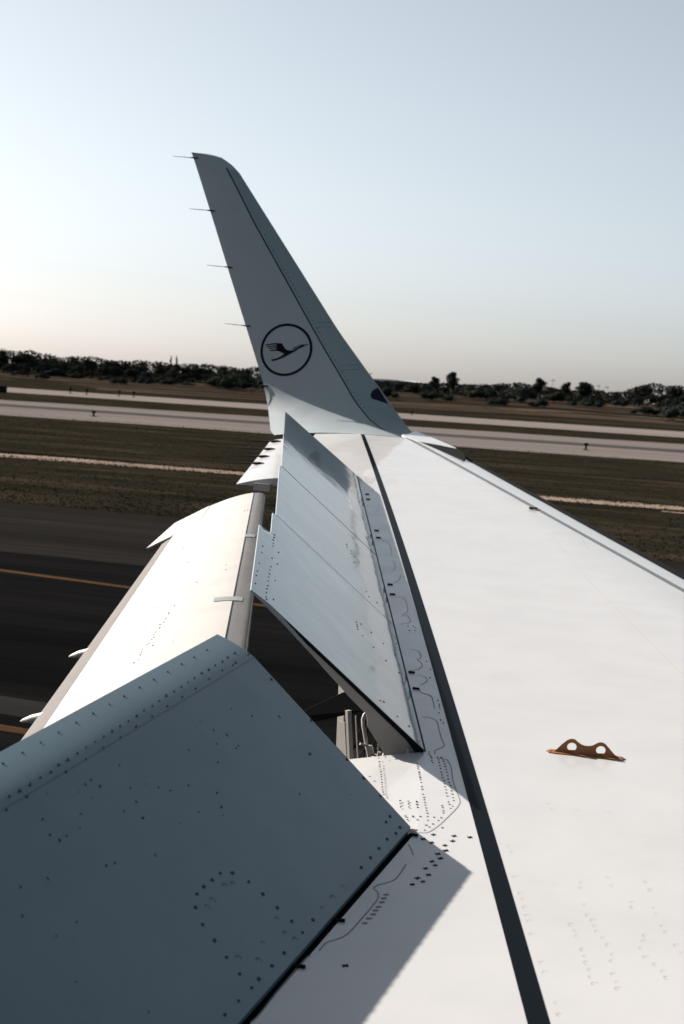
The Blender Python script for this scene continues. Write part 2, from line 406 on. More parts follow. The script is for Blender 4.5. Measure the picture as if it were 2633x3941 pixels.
S2_DOTS = [(1.222, 0.307), (1.176, 0.305), (1.137, 0.305), (1.092, 0.304), (1.279, 0.275), (1.306, 0.209), (1.049, 0.277), (1.318, 0.131), (1.021,
    0.212), (1.312, 0.058), (0.985, 0.138), (0.984, 0.06), (0.106, 0.234), (0.143, 0.212), (0.114, 0.141), (0.137, 0.075), (3.218, 0.288), (3.145,
    0.286), (3.139, 0.255), (3.067, 0.253), (3.018, 0.24), (3.011, 0.2), (2.812, 0.25), (2.271, 0.186), (2.239, 0.112), (2.19, 0.172)]
SH_LINE = [(3.017, -3.86), (2.76, -3.686), (2.409, -3.455), (2.098, -3.232), (1.79, -3.011), (1.485, -2.793), (1.184, -2.577), (0.904, -2.365),
    (0.616, -2.147), (0.37, -1.917), (0.238, -1.746)]
SH_DISCH = [(3.119, -4.183), (2.554, -3.936), (1.955, -3.66), (1.344, -3.376), (0.738, -3.097)]
SH_NAV = [(0.701, -2.007), (0.755, -1.998), (0.793, -1.952), (0.76, -1.921), (0.64, -1.816), (0.666, -1.984)]

# ------------------------------------------------------------------ the wing
D = 0.089
def zp(y): return D*(y-1.98)                                # dihedral plane of the upper skin
def x_le(y): return -0.90-0.508*(y-15.956)                  # leading edge
def x_sl(y): return -1.546-0.525*(y-16.379)                 # aft edge of the slats
def x_h(y):                                                 # spoiler hinge line
    return 1.312+0.0303*(y-5.63) if y < 5.63 else (1.147-0.3284*(y-6.474) if y > 6.474 else 1.312-0.1955*(y-5.63))
def x_bl(y): return 1.945-0.3135*(y-4.4)-0.00095*(y-4.4)**2 if y < 16.3 else -1.88
def x_te(y): return -2.158-0.226*(y-13.4)
def drop_le(x, y):
    xl = x_le(y)
    L = 0.36*(xl-x_h(y))
    q = (xl-x)/L
    return 0.085*max(0, 1-q)**2.4
def drop_te(x, y):
    q = max(0, (x_bl(y)-x))/0.95
    return 0.085*q**1.6
def top(x, y):
    return zp(y)-drop_le(x, y)-(drop_te(x, y) if y > 13.455 else 0)
def thick(y): return 0.42-0.020*(y-2)

wing = bpy.data.objects.new('aircraft_wing', None)
C.objects.link(wing)
tag(wing, 'white airliner wing with raised spoilers, lowered flap and upturned tip carrying a bird emblem', 'aircraft wing')

# skin: upper sheet, rear spar web, lower sheet, front spar
ys = [1.5+k*0.35 for k in range(12)] + [5.63, 6.0, 6.474] + [6.9+0.41*k for k in range(16)] + [13.45, 13.46, 13.9, 14.4, 14.9, 15.4, 15.9, 16.25]
ys = sorted(set(ys))
mb = MB()
rows = []
for y in ys:
    aft = x_h(y)+(0.014 if y < 5.635 else 0.001) if y < 13.455 else x_te(y)+0.42
    fr = x_sl(y)
    pts = [(aft, y, zp(y)-thick(y)*0.8 if y < 13.455 else top(aft, y)-0.06)]
    for k in range(23):
        x = aft+(fr-aft)*k/22
        pts.append((x, y, top(x, y)))
    pts.append((fr, y, zp(y)-thick(y)*0.6))
    pts.append((fr-0.5, y, zp(y)-thick(y)))
    rows.append(pts)
mb.grid(rows, True)
mb.poly(rows[0]); mb.poly(list(reversed(rows[-1])))
# fixed trailing panel between the inner and the outer spoilers
e = [(1.326, 5.645), (1.161, 6.474), (1.145, 6.474), (0.92, 6.30), (0.55, 6.05), (0.30, 5.93), (0.30, 5.645)]
pan = [Vector((x, y, zp(y)-0.0004-0.10*max(0, 1.05-x)**1.5)) for x, y in e]
mb.prism([q for q in pan], Vector((0, 0, -0.02)))
wing_skin = mb.build('wing_skin', 'wing_paint', wing, True, 25)

def on(x, y, lift=0.0015):
    return Vector((x, y, top(x, y)+lift))

# dark walkway stripe
mb = MB(); rows = []
for k in range(90):
    y = 3.6+(16.235-3.6)*k/89
    x = x_bl(y)
    w = 0.030-0.0009*(y-4)
    rows.append([on(x-w, y+0.3*0), on(x+w, y)])
mb.grid(rows); mb.f = [tuple(reversed(f)) for f in mb.f]
mb.build('walkway_stripe', 'stripe_paint', wing)

# joint across the tip
mb = MB(); rows = []
for k in range(20):
    x = x_bl(16.24)+(x_sl(16.24)-x_bl(16.24)-0.01)*k/19
    rows.append([on(x, 16.226), on(x, 16.242)])
mb.grid(rows)
mb.build('tip_joint', 'joint_dark', wing)

# slat with its sealed gap and black nose strip
def slat_section(y):
    xs, xl = x_sl(y)+0.030, x_le(y)
    pts = [(xs, y, top(xs, y)-0.03)]
    for k in range(10):
        x = xs+(xl-0.045-xs)*k/9
        pts.append((x, y, top(x, y)+0.002))
    return pts, xl
mb = MB(); nose = MB(); rows = []; nrows = []
sy = [3.0+0.55*k for k in range(24)]+[16.0]
for y in sy:
    pts, xl = slat_section(y)
    z0 = pts[-1][2]; x0 = pts[-1][0]
    rows.append(pts+[(x0, y, z0-0.10), (pts[0][0], y, pts[0][2]-0.08)])
    nrows.append([(x0-0.045, y, top(x0-0.045, y)+0.005), (x0-0.012, y, z0+0.010), (x0+0.012, y, z0+0.012)]+[(x0+0.015+0.05*math.sin(a), y, z0+0.012-0.05+0.05*math.cos(a)) for a in [math.pi*j/10 for j in range(11)]])
mb.grid(rows, True); mb.poly(rows[-1])
slat = mb.build('slat', 'wing_paint', wing, True, 25)
nose.grid(nrows); nose.poly(list(reversed(nrows[-1])))
nose.build('leading_edge', 'seal_shade_black', slat, True, 60)
mb = MB(); rows = []
for y in sy+[16.24]:
    x = x_sl(y)
    rows.append([(x-0.004, y, top(x, y)+0.0035), (x+0.036, y, top(x+0.03, y)+0.0045)])
mb.grid(rows)
mb.build('slat_seal', 'grey_strip', wing)
mb = MB()
mb.box((0.455, 12.506, zp(12.506)+0.004), (0.028, 0, 0), (0, 0.02, 0), (0, 0, 0.006))
mb.build('slat_stop', 'fastener_dark', wing)
# slat end at the tip: dark plate with the shade put into its colour
mb = MB()
mb.prism([Vector(q) for q in ((-1.281, 15.987, 1.251), (-1.131, 15.901, 1.243), (-1.009, 15.822, 1.236), (-0.842, 15.686, 1.224), (-0.703, 15.385, 1.197), (-0.602, 14.995, 1.162), (-0.603, 14.934, 1.157), (-0.772, 15.192, 1.18), (-0.955, 15.478, 1.205), (-1.134, 15.76, 1.23))], Vector((0, 0, -0.06)))
mb.build('slat_end_shade', 'seal_shade_black', slat)
mb = MB()
mb.prism([Vector(q) for q in ((-1.49, 16.731, 1.323), (-1.285, 16.413, 1.295), (-1.078, 16.068, 1.264), (-0.831, 15.637, 1.226), (-0.998, 15.773, 1.238), (-1.119, 15.852, 1.245), (-1.269, 15.937, 1.252), (-1.539, 16.361, 1.29))], Vector((0, 0, -0.03)))
mb.build('tip_fairing', 'wing_paint', wing)

# ---- spoilers
def spoiler(F, u0h, u1h, u0t, u1t, vte, step=None, label=None, rib=True, bend=0.775, drop=0.030):
    H, h, c, nrm = [Vector(q) for q in F]
    nv = 14; nu = 12
    def P(a, v, d):
        uh = u0h+(u1h-u0h)*a; ut = u0t+(u1t-u0t)*a
        u = uh+(ut-uh)*v/0.8
        dd = d
        if v > bend:
            dd += drop*((v-bend)/0.12)**1.4
        return H+h*u+c*v-nrm*dd
    mb = MB()
    vs = [0.004, 0.012, 0.03]+[0.03+(bend-0.03)*k/6 for k in range(1, 7)]
    def section(a):
        ve = vte
        if step and a*(u1h-u0h) > step[0]:
            ve = step[1]
        s = [P(a, 0.002, 0.03), P(a, 0.004, 0.008)]+[P(a, v, 0.0) for v in vs[1:]]
        for k in range(1, 6):
            s.append(P(a, bend+(ve-bend)*k/5, 0.0))
        s += [P(a, ve, 0.006), P(a, ve-0.05, 0.012), P(a, bend-0.08, 0.020), P(a, 0.35, 0.045), P(a, 0.12, 0.048), P(a, 0.03, 0.035)]
        return s
    aa = [k/nu for k in range(nu+1)]
    if step:
        t = step[0]/(u1h-u0h)
        aa = sorted(aa+[t-0.0005, t+0.0005])
    rows = [section(a) for a in aa]
    mb.grid(rows, True)
    mb.poly(rows[0]); mb.poly(list(reversed(rows[-1])))
    o = mb.build('spoiler', 'spoiler_paint', wing, True, 28)
    if label:
        o['label'] = label
    return o, P, (H, h, c, nrm)

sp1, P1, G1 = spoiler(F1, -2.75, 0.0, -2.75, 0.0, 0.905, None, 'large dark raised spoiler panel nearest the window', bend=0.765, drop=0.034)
OUT = [(0.0, 2.055, -0.01, 1.985, 0.90, (1.47, 0.835)), (2.067, 3.885, 1.999, 3.80, 0.815, None), (3.910, 5.80, 3.826, 5.43, 0.80, None), (5.812, 7.378, 5.442, 6.954, 0.785, None)]
outer = []
names = ['pale raised spoiler next to the open bay, with rivet rows along its edge', 'second raised spoiler of the outer row', 'third raised spoiler of the outer row', 'outermost raised spoiler with a dark reflection along its end']
for q, nm in zip(OUT, names):
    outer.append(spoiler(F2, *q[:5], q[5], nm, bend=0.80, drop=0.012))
sp2, P2, G2 = outer[0]

# black rubber strips along the spoiler ends and hinge gaps
def end_strip(G, u, parent, th=0.026, name='rubber_seal', side=-1, v1=0.80, sl=0.0):
    H, h, c, nrm = G
    mb = MB()
    q = [H+h*(u-sl*v)+c*v-nrm*d for v, d in ((0.012, 0.001), (v1, 0.001), (v1-0.02, 0.004), (v1-0.12, th), (0.43, th), (0.087, th+0.005), (0.019, th+0.018), (0.004, 0.02))]
    mb.prism(q, h*side*0.004)
    return mb.build(name, 'seal_shade_black', parent)
end_strip(G2, -0.0055, sp2, 0.013, v1=0.735, sl=0.0125)
end_strip(G1, 0.001, sp1, 0.006, side=1, v1=0.70)
for (o, P, G), q in zip(outer[:3], OUT[:3]):
    H, h, c, nrm = G
    mb = MB()
    w = (0.013, 0.024, 0.020)[outer.index((o, P, G))]*0.5
    a = H+h*(q[1]+0.006)+c*0.02-nrm*0.006
    b = H+h*(q[3]+0.006)+c*0.80-nrm*0.006
    mb.poly([a-h*w, b-h*w, b+h*w, a+h*w])
    mb.build('gap_seal', 'seal_shade_black', o)
# recessed hinge gap behind each spoiler
def gap(G, u0, u1, parent, m='seal_shade_black', e=0.020):
    H, h, c, nrm = G
    mb = MB()
    a, b = H+h*u0, H+h*u1
    f = Vector((e, 0, -0.006)); d = Vector((-0.03, 0, -0.02))
    mb.poly([a+f, b+f, b+d, a+d])
    mb.build('hinge_gap', m, parent)
gap(G1, -2.75, 0.0, sp1)
gap(G2, 0.0, 7.378, sp2, 'grey_strip', 0.008)
# spoiler 2: inboard end rib with its fairing
H, h, c, nrm = G2
mb = MB()
q = [(0.60, 0.006), (0.584, 0.027), (0.494, 0.037), (0.455, 0.040), (0.415, 0.043), (0.355, 0.049), (0.262, 0.051), (0.226, 0.083), (0.178, 0.096), (0.142, 0.104), (0.109, 0.116), (0.094, 0.150), (0.03, 0.150), (0.047, 0.072), (0.073, 0.042), (0.05, 0.016)]
mb.prism([H-h*0.004-h*0.0125*v+c*v-nrm*d for v, d in q], h*0.03)
mb.build('end_rib', 'rib_grey', sp2)

# rounded trailing strip line and fasteners of the near spoiler
H, h, c, nrm = G1
mb = MB()
mb.poly([P1(0, 0.762, -0.0012), P1(1, 0.762, -0.0012), P1(1, 0.7655, -0.0012), P1(0, 0.7655, -0.0012)])
mb.build('strip_joint', 'rivet_faint', sp1)

def disc_mesh(name, m, r, seg=10, el=1.0):
    mb = MB()
    top_ = [(r*math.cos(2*math.pi*k/seg), r*el*math.sin(2*math.pi*k/seg), 0.0012) for k in range(seg)]
    bot = [(x*1.08, y*1.08, -0.001) for x, y, z in top_]
    mb.poly(top_)
    mb.grid([bot, top_], True)
    return mb.mesh(name, m)
def arc_mesh(name, m, r, w, a0, a1, seg=10):
    mb = MB(); rows = []
    for k in range(seg+1):
        a = a0+(a1-a0)*k/seg
        rows.append([(r*math.cos(a), r*math.sin(a), 0.0008), ((r+w)*math.cos(a), (r+w)*math.sin(a), 0.0008)])
    mb.grid(rows); mb.f = [tuple(reversed(f)) for f in mb.f]
    return mb.mesh(name, m)
def cross_mesh(name, m, L, w):
    mb = MB()
    for a in (0.1, 1.45):
        ca, sa = math.cos(a), math.sin(a)
        mb.prism([Vector((x*ca-y*sa, x*sa+y*ca, -0.001)) for x, y in ((-L, -w), (L, -w), (L, w), (-L, w))], Vector((0, 0, 0.0022+0.0004*a)))
    return mb.mesh(name, m)
bolt_me = disc_mesh('fastener', 'rivet_soft', 0.0068, 10, 0.85)
speck_me = disc_mesh('paint_chip', 'rivet_soft', 0.0042, 8, 0.55)
dot_me = disc_mesh('fastener', 'rivet_soft', 0.0034, 8)
dotg_me = disc_mesh('fastener', 'fastener_grey', 0.0042, 8)
small_me = disc_mesh('fastener', 'rivet_soft', 0.0046, 8, 0.8)
arc_me = arc_mesh('fastener_ring', 'rivet_soft', 0.0085, 0.0016, -0.4, 2.6)
ringg_me = arc_mesh('fastener_ring', 'ring_grey', 0.0085, 0.0014, 1.3, 4.6, 12)
cross_me = cross_mesh('cross_fastener', 'fastener_dark', 0.0088, 0.0020)
slot_me = disc_mesh('slot_fastener', 'sealant', 0.011, 8, 0.5)

def spm(G, P, u, v, u0, u1, lift=0.0010, ang=0.0, sc=1.0):
    a = (u-u0)/(u1-u0)
    p = P(a, v, -lift)
    H, h, c, nrm = G
    e = 0.004
    t = (P(a, v+e, -lift)-P(a, v-e, -lift)).normalized()
    n_ = h.cross(t).normalized()
    m_ = Matrix((h*sc, t*sc, n_)).transposed().to_4x4()
    m_.translation = p
    return m_ @ Matrix.Rotation(ang, 4, 'Z')
random.seed(11)
for L, me, s0, s1 in ((S1_ROW_EDGE, small_me, 0.7, 1.0), (S1_ROW_MID, small_me, 0.6, 1.45), (S1_ROW_LOW, small_me, 0.6, 1.0), (S1_BOLTS, bolt_me, 0.65, 0.95), (S1_ARCS, arc_me, 0.9, 1.2), (S1_SPECKS, speck_me, 0.4, 1.05)):
    for u, v in L:
        if u < -2.7 or u > -0.004: u = min(-0.006, u)
        vv = min(v, 0.895)
        if L is S1_ROW_EDGE: vv = 0.872
        link(me.name.split('.')[0], me, sp1, mtx=spm(G1, P1, u, vv, -2.75, 0.0, ang=random.uniform(-0.5, 0.5)+(0.9 if me is speck_me else 0), sc=random.uniform(s0, s1)))
scratch_me = disc_mesh('scratch', 'rivet_faint', 0.0055, 6, 0.22)
for k in range(34):
    u = random.uniform(-2.2, -0.1); v = random.choice((random.gauss(0.60, 0.09), random.gauss(0.62, 0.07), random.uniform(0.1, 0.7)))
    v = min(max(v, 0.06), 0.75)
    link('scratch', scratch_me, sp1, mtx=spm(G1, P1, u, v, -2.75, 0.0, ang=1.15+random.uniform(-0.35, 0.35), sc=random.uniform(0.25, 0.95)))
for u, v in S2_ROW+S2_DOTS:
    if u < 0.003: u = 0.012
    if v > 0.885: v = 0.885
    k = 0 if u < 2.05 else (1 if u < 3.885 else 2)
    o, P, G = outer[k]; q = OUT[k]
    link('fastener', dot_me, o, mtx=spm(G, P, u+0.02, v, q[0], q[1], sc=random.uniform(0.7, 1.3)))

# fasteners, crosses, rings, sealant beads and hinge tabs on the wing skin
def wm(x, y, ang=0.0, sc=1.0):
    ax = Vector((1, 0, (top(x+0.01, y)-top(x-0.01, y))/0.02)).normalized()
    ay = Vector((0, 1, D)).normalized()
    n_ = ax.cross(ay).normalized()
    ay = n_.cross(ax)
    m_ = Matrix((ax*sc, ay*sc, n_)).transposed().to_4x4()
    m_.translation = on(x, y, 0.0008)
    return m_ @ Matrix.Rotation(ang, 4, 'Z')
for i, (x, y) in enumerate(WING_DOTS):
    link('fastener', dot_me if i % 2 else dotg_me, wing_skin, mtx=wm(x, y, 0, random.uniform(0.75, 1.15)))
for x, y in WING_CROSSES:
    link('cross_fastener', cross_me, wing_skin, mtx=wm(x, y, random.uniform(-0.3, 0.3), random.uniform(0.8, 1.1)))
for x, y in WING_RINGS:
    if random.random() < 0.15: continue
    link('fastener_ring', ringg_me, wing_skin, mtx=wm(x, y, random.uniform(-0.4, 0.4), random.uniform(0.75, 1.15)))
for x, y in SLOTS:
    link('slot_fastener', slot_me, wing_skin, mtx=wm(x, y, 0.6, 0.8))
tab = MB()
tab.box((0, 0, 0.003), (0.014, 0, 0), (0, 0.006, 0), (0, 0, 0.003))
tab_me = tab.mesh('hinge_tab', 'seal_shade_black')
for x, y in TABS:
    link('hinge_tab', tab_me, wing_skin, mtx=wm(x-0.006, y))
for u in (-0.05, -0.80, -1.13):
    p = G1[0]+G1[1]*u
    link('hinge_tab', tab_me, wing_skin, mtx=wm(p.x+0.016, p.y, 0.1, 1.0))
def smooth_line(P, n=6):
    out = []
    for i in range(len(P)-1):
        p0, p1, p2, p3 = P[max(i-1, 0)], P[i], P[i+1], P[min(i+2, len(P)-1)]
        for k in range(n):
            t = k/n
            out.append(tuple(0.5*(2*p1[j]+(p2[j]-p0[j])*t+(2*p0[j]-5*p1[j]+4*p2[j]-p3[j])*t*t+(3*p1[j]-p0[j]-3*p2[j]+p3[j])*t**3) for j in (0, 1)))
    return out+[P[-1]]
for q in SEALANT:
    pts = [Vector((*a, 0)) for a in smooth_line(q)]
    mb = MB(); rows = []
    far = q[0][1] > 9
    w = 0.0018 if not far else 0.0014
    for k, a in enumerate(pts):
        d = pts[min(k+1, len(pts)-1)]-pts[max(k-1, 0)]
        n_ = Vector((-d.y, d.x, 0)).normalized()*w
        rows.append([on(a.x-n_.x, a.y-n_.y, 0.0009), on(a.x+n_.x, a.y+n_.y, 0.0009)])
    mb.grid(rows); mb.f = [tuple(reversed(f)) for f in mb.f]
    mb.build('sealant_bead', 'ring_grey' if q in SEALANT[-2:] else 'sealant', wing_skin)

# ---- flap
def fl(y):
    k = 13.1-y
    return Vector((-1.795+0.33*k, y, 0.829-0.088*k)), Vector((-2.531+0.275*k, y, 0.545-0.088*k))
def flap_pt(y, t, off=0.0):
    L, T = fl(y)
    d = T-L; ch = d.length
    n_ = Vector((-d.z, 0, d.x)).normalized()
    if n_.z < 0: n_ = -n_
    b = ch*(0.30*math.sqrt(max(t, 0))*(1-t) + 0.02*t*(1-t))*0.62
    return L+d*t+n_*(b+off)
fy = [6.2+0.3*k for k in range(24)]
fy[-1] = 13.1
mb = MB(); rows = []
TS = [0.10, 0.14, 0.18, 0.24, 0.3, 0.38, 0.46, 0.54, 0.62, 0.7, 0.78, 0.86, 0.90]
for y in fy:
    L, T = fl(y)
    r_ = [flap_pt(y, t) for t in TS]
    r_ += [flap_pt(y, 0.90, -0.03), flap_pt(y, 0.5, -0.14), flap_pt(y, 0.10, -0.17)]
    rows.append(r_)
mb.grid(rows, True); mb.poly(list(reversed(rows[-1]))); mb.poly(rows[0])
flap = mb.build('flap', 'flap_paint', wing, True, 35)
mb = MB(); rows = []
for y in fy:
    r_ = [flap_pt(y, t, -0.0015) for t in (0.10, 0.08, 0.06, 0.042, 0.028, 0.016, 0.008, 0.003, 0.001, 0.0)]
    r_ += [flap_pt(y, 0.004, -0.04), flap_pt(y, 0.03, -0.09), flap_pt(y, 0.10, -0.16)]
    rows.append(r_)
mb.grid(rows); mb.poly(list(reversed(rows[-1])))
mb.build('flap_nose', 'flap_nose_shaded_grey', flap, True, 50)
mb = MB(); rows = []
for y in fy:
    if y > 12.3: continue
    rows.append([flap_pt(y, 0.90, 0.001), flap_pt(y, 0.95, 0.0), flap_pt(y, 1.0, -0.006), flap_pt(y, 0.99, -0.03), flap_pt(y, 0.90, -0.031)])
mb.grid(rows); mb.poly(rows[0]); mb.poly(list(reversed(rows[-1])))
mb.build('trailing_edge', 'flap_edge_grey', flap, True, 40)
mb = MB()
q = [flap_pt(13.098, 0.60, 0.004), flap_pt(13.098, 1.02, 0.006), flap_pt(12.25, 1.17, 0.02), flap_pt(12.30, 0.93, 0.004), flap_pt(12.6, 0.62, 0.003)]
mb.prism(q, Vector((0.004, 0, -0.010)))
mb.build('end_tab', 'flap_paint', flap)
mb = MB(); rows = []
for y in fy:
    rows.append([flap_pt(y, 0.108, 0.0012), flap_pt(y, 0.100, 0.0012)])
mb.grid(rows)
mb.build('nose_joint', 'joint_dark', flap)
chip_me = disc_mesh('paint_chip', 'flap_mark', 0.011, 6, 0.22)
for k in range(34):
    if k < 20: y = 8.15+1.15*k/19+random.uniform(-.03, .03); t = 0.56-0.004*k+random.uniform(-.012, .012)
    else: y = random.uniform(7.6, 12.6); t = random.uniform(0.13, 0.75)
    a0_ = flap_pt(y, t, 0.001); ax = (flap_pt(y, t+0.02, 0.001)-a0_).normalized(); ay = Vector((0.3, 0.95, 0.08)); n_ = ay.cross(ax).normalized(); ay = ax.cross(n_)
    sc = random.uniform(0.5, 1.4)
    m_ = Matrix((ay*sc, -ax*sc, n_ if n_.z > 0 else -n_)).transposed().to_4x4(); m_.translation = a0_
    link('paint_chip', chip_me, flap, mtx=m_)
for y, t0, t1 in ((9.25, 0.05, 0.22), (11.2, 0.03, 0.11)):
    mb = MB(); rows = []
    for k in range(6):
        t = t0+(t1-t0)*k/5
        rows.append([flap_pt(y-0.05, t, 0.003), flap_pt(y+0.05, t, 0.003)])
    mb.grid(rows); mb.f = [tuple(reversed(f)) for f in mb.f]
    mb.build('doubler_plate', 'panel_grey', flap)
for y in (9.0, 7.75):
    L, T = fl(y)
    mb = MB()
    a = flap_pt(y, 0.985, -0.03); d = (T-L).normalized()
    mb.tube([a-d*0.25, a-d*0.05, a+d*0.06, a+d*0.11, a+d*0.13], [0.03, 0.03, 0.024, 0.012, 0.002], 10)
    mb.build('track_fairing', 'flap_paint', flap, True)

# ---- aileron with its wicks
def ail(y, t):
    a = Vector((x_te(y)+0.405, y, 0)); a.z = top(a.x, y)-0.004
    b = Vector((x_te(y), y, 0)); b.z = top(b.x, y)-0.018*(16-y)*0.5-0.005
    return a.lerp(b, t)+Vector((0, 0, 0.012*math.sin(math.pi*t)))
mb = MB(); rows = []
for k in range(9):
    y = 13.47+(15.95-13.47)*k/8
    rows.append([ail(y, t) for t in (0, 0.2, 0.4, 0.6, 0.8, 1)]+[ail(y, 1)+Vector((0, 0, -0.006)), ail(y, 0.5)-Vector((0, 0, 0.05)), ail(y, 0)-Vector((0, 0, 0.07))])
mb.grid(rows, True); mb.poly(rows[0]); mb.poly(list(reversed(rows[-1])))
aileron = mb.build('aileron', 'wing_paint', wing, True, 35)
mb = MB()
mb.box((x_te(13.5)+0.24, 13.455, top(x_te(13.5)+0.24, 13.5)-0.075), (0.07, 0, 0), (0, 0.02, 0), (0, 0, 0.03))
mb.build('end_bracket', 'hose_white', aileron)
def wick(name_parent, p, d, L1=0.16, fat=1.0):
    mb = MB()
    d = d.normalized()
    mb.tube([p-d*0.06, p-d*0.02, p+d*0.03, p+d*0.05, p+d*(0.05+L1*0.5), p+d*(0.05+L1)], [0.004*fat, 0.009*fat, 0.008*fat, 0.004*fat, 0.0035*fat, 0.002*fat], 6)
    mb.build('static_discharger', 'wick_black', name_parent, True)
for y in (15.75, 15.25, 14.8, 14.4):
    wick(aileron, ail(y, 0.84)+Vector((0, 0, 0.010)), Vector((-1, 0.02, -0.05)), L1=0.24, fat=1.7)

# ---- upturned tip
R0 = 0.65; Y0 = 16.25; Z0 = zp(16.25); A0 = math.atan(D); A1 = R(78)
LA = R0*(A1-A0)
def spine(s):
    if s <= LA:
        a = A0+s/R0
        return Y0+R0*(math.sin(a)-math.sin(A0)), Z0+R0*(math.cos(A0)-math.cos(a)), a
    y, z, _ = spine(LA)
    s -= LA
    return y+s*math.cos(A1), z+s*math.sin(A1), A1
TE_T = sorted([(0.0, -2.80), (0.189, -2.918), (0.526, -3.063), (0.692, -3.138), (1.217, -3.377), (1.788, -3.640), (2.419, -3.927), (3.174, -4.276)])
LE_T = sorted([(0.0, x_le(16.25)-0.17), (0.284, -1.444), (0.669, -1.816), (0.879, -2.02), (1.337, -2.426), (1.873, -2.849), (2.422, -3.282), (2.982, -3.724), (3.07, -3.828), (3.14, -3.949), (3.166, -4.10), (3.174, -4.26)])
def itp(T, s):
    if s <= T[0][0]: return T[0][1]
    for (a, b), (c, d) in zip(T, T[1:]):
        if s <= c: return b+(d-b)*(s-a)/(c-a)
    return T[-1][1]
def sh_pt(s, t, side=0, lift=0.0):
    """t: 0 at the trailing edge, 1 at the leading edge; side 0 = face towards the cabin"""
    y, z, a = spine(s)
    xt, xl = itp(TE_T, s), itp(LE_T, s)
    ch = xl-xt
    x = xt+ch*t
    n_ = Vector((0, -math.sin(a), math.cos(a)))
    k = max(0.0, 1-s/0.45)
    c0 = 0.06*ch*(1-k)+0.07*k
    camb = -(c0*abs((t-0.55)/0.55)**2.0)
    if t > 0.55: camb = -(0.062*ch)*((t-0.55)/0.45)**2.3
    if side:
        camb = camb-0.11*ch*(math.sqrt(max(0, 1-((t-0.6)/0.4)**2)) if t > 0.6 else 1-((0.6-t)/0.6)**1.6)-0.003
    return Vector((x, y, z))+n_*(camb+lift)
def sh_x(s, x, lift=0.0):
    xt, xl = itp(TE_T, s), itp(LE_T, s)
    return sh_pt(s, (x-xt)/(xl-xt), 0, lift)
ss = [0.0, 0.05, 0.1, 0.15, 0.2, 0.25, 0.3, 0.35, 0.4, 0.45, 0.5, 0.55, 0.6, 0.65, 0.7, 0.75, 0.8, 0.86, 0.95]+[1.05+0.12*k for k in range(17)]+[3.02, 3.06, 3.1, 3.13, 3.15, 3.165, 3.174]
tt = [0, 0.05, 0.12, 0.2, 0.3, 0.4, 0.5, 0.6, 0.7, 0.78, 0.85, 0.9, 0.94, 0.97, 0.99, 1.0]
mb = MB(); rows = []
for s in ss:
    rows.append([sh_pt(s, t) for t in tt]+[sh_pt(s, t, 1) for t in reversed(tt)])
mb.grid(rows, True)
mb.f = [tuple(reversed(f)) for f in mb.f]
mb.poly(rows[-1])
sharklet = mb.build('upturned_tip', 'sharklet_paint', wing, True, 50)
mb = MB(); rows = []
NL = 40
for k in range(NL+1):
    s = 0.238+(3.017-0.238)*k/NL
    T = sorted(SH_LINE)
    x = itp(T, s)
    w = 0.0075
    rows.append([sh_x(s, x-w, 0.002), sh_x(s, x+w, 0.002)])
mb.grid(rows)
mb.build('leading_edge_joint', 'joint_dark', sharklet)
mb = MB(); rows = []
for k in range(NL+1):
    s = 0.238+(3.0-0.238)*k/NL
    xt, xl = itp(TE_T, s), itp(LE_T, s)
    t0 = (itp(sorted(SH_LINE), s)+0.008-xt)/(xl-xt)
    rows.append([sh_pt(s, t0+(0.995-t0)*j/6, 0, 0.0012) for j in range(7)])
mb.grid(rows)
mb.build('leading_edge_panel', 'sharklet_edge_dark', sharklet, True)
for s, x in SH_DISCH:
    wick(sharklet, sh_x(s, itp(TE_T, s)+0.015, 0.004), Vector((-1, 0.03, 0.05)), L1=0.2)
mb = MB()
nv = [sh_x(s, x, 0.003) for s, x in SH_NAV]
mb.poly(nv)
mb.build('navigation_light', 'lens_dark', sharklet)
sd_me = disc_mesh('fastener', 'joint_dark', 0.006, 6)
def shm(s, x, sc=1.0):
    y, z, a = spine(s)
    n_ = Vector((0, -math.sin(a), math.cos(a)))
    ax = Vector((1, 0, 0)); ay = n_.cross(ax)
    m_ = Matrix((ax*sc, ay*sc, n_)).transposed().to_4x4()
    m_.translation = sh_x(s, x, 0.002)
    return m_
T = sorted(SH_LINE)
for k in range(58):
    s = 0.35+k*0.04
    link('fastener', sd_me, sharklet, mtx=shm(s, itp(T, s)+0.045, random.uniform(0.5, 1)))
for s0, x0, s1, x1 in ((1.36, -2.66, 1.38, -2.52), (0.93, -2.34, 0.96, -2.17), (0.52, -1.98, 0.47, -1.66)):
    for k in range(9):
        t = k/8
        for e_ in (0, 0.05):
            link('fastener', sd_me, sharklet, mtx=shm(s0+(s1-s0)*t+e_, x0+(x1-x0)*t, random.uniform(0.4, 0.8)))

# emblem: a ring with a stylised flying bird, drawn in the emblem's own plane and laid on the curved face
EC = (1.107, -2.951); ER = 0.272
def emb(px, py, lift=0.0025):
    """px, py: emblem coordinates, ring centre 0,0, outer radius 1, x towards the leading edge, y up"""
    th = 0.05
    x = px*math.cos(th)-py*math.sin(th); y = px*math.sin(th)+py*math.cos(th)
    return sh_x(EC[0]+(y+0.06*x)*ER*1.0, EC[1]+(x-0.06*y)*ER*1.05, lift)
mb = MB(); rows = []
for k in range(73):
    a = 2*math.pi*k/72
    rows.append([emb(0.905*math.cos(a), 0.905*math.sin(a)), emb(1.0*math.cos(a), 1.0*math.sin(a))])
mb.grid(rows)
mb.build('emblem_ring', 'emblem_blue', sharklet)
def bez(pts, n=6):
    return [Vector((*a, 0)) for a in smooth_line(pts, n)]
def E(L): return [((a-783)/520.0, (763-b)/540.0) for a, b in L]
mb = MB()
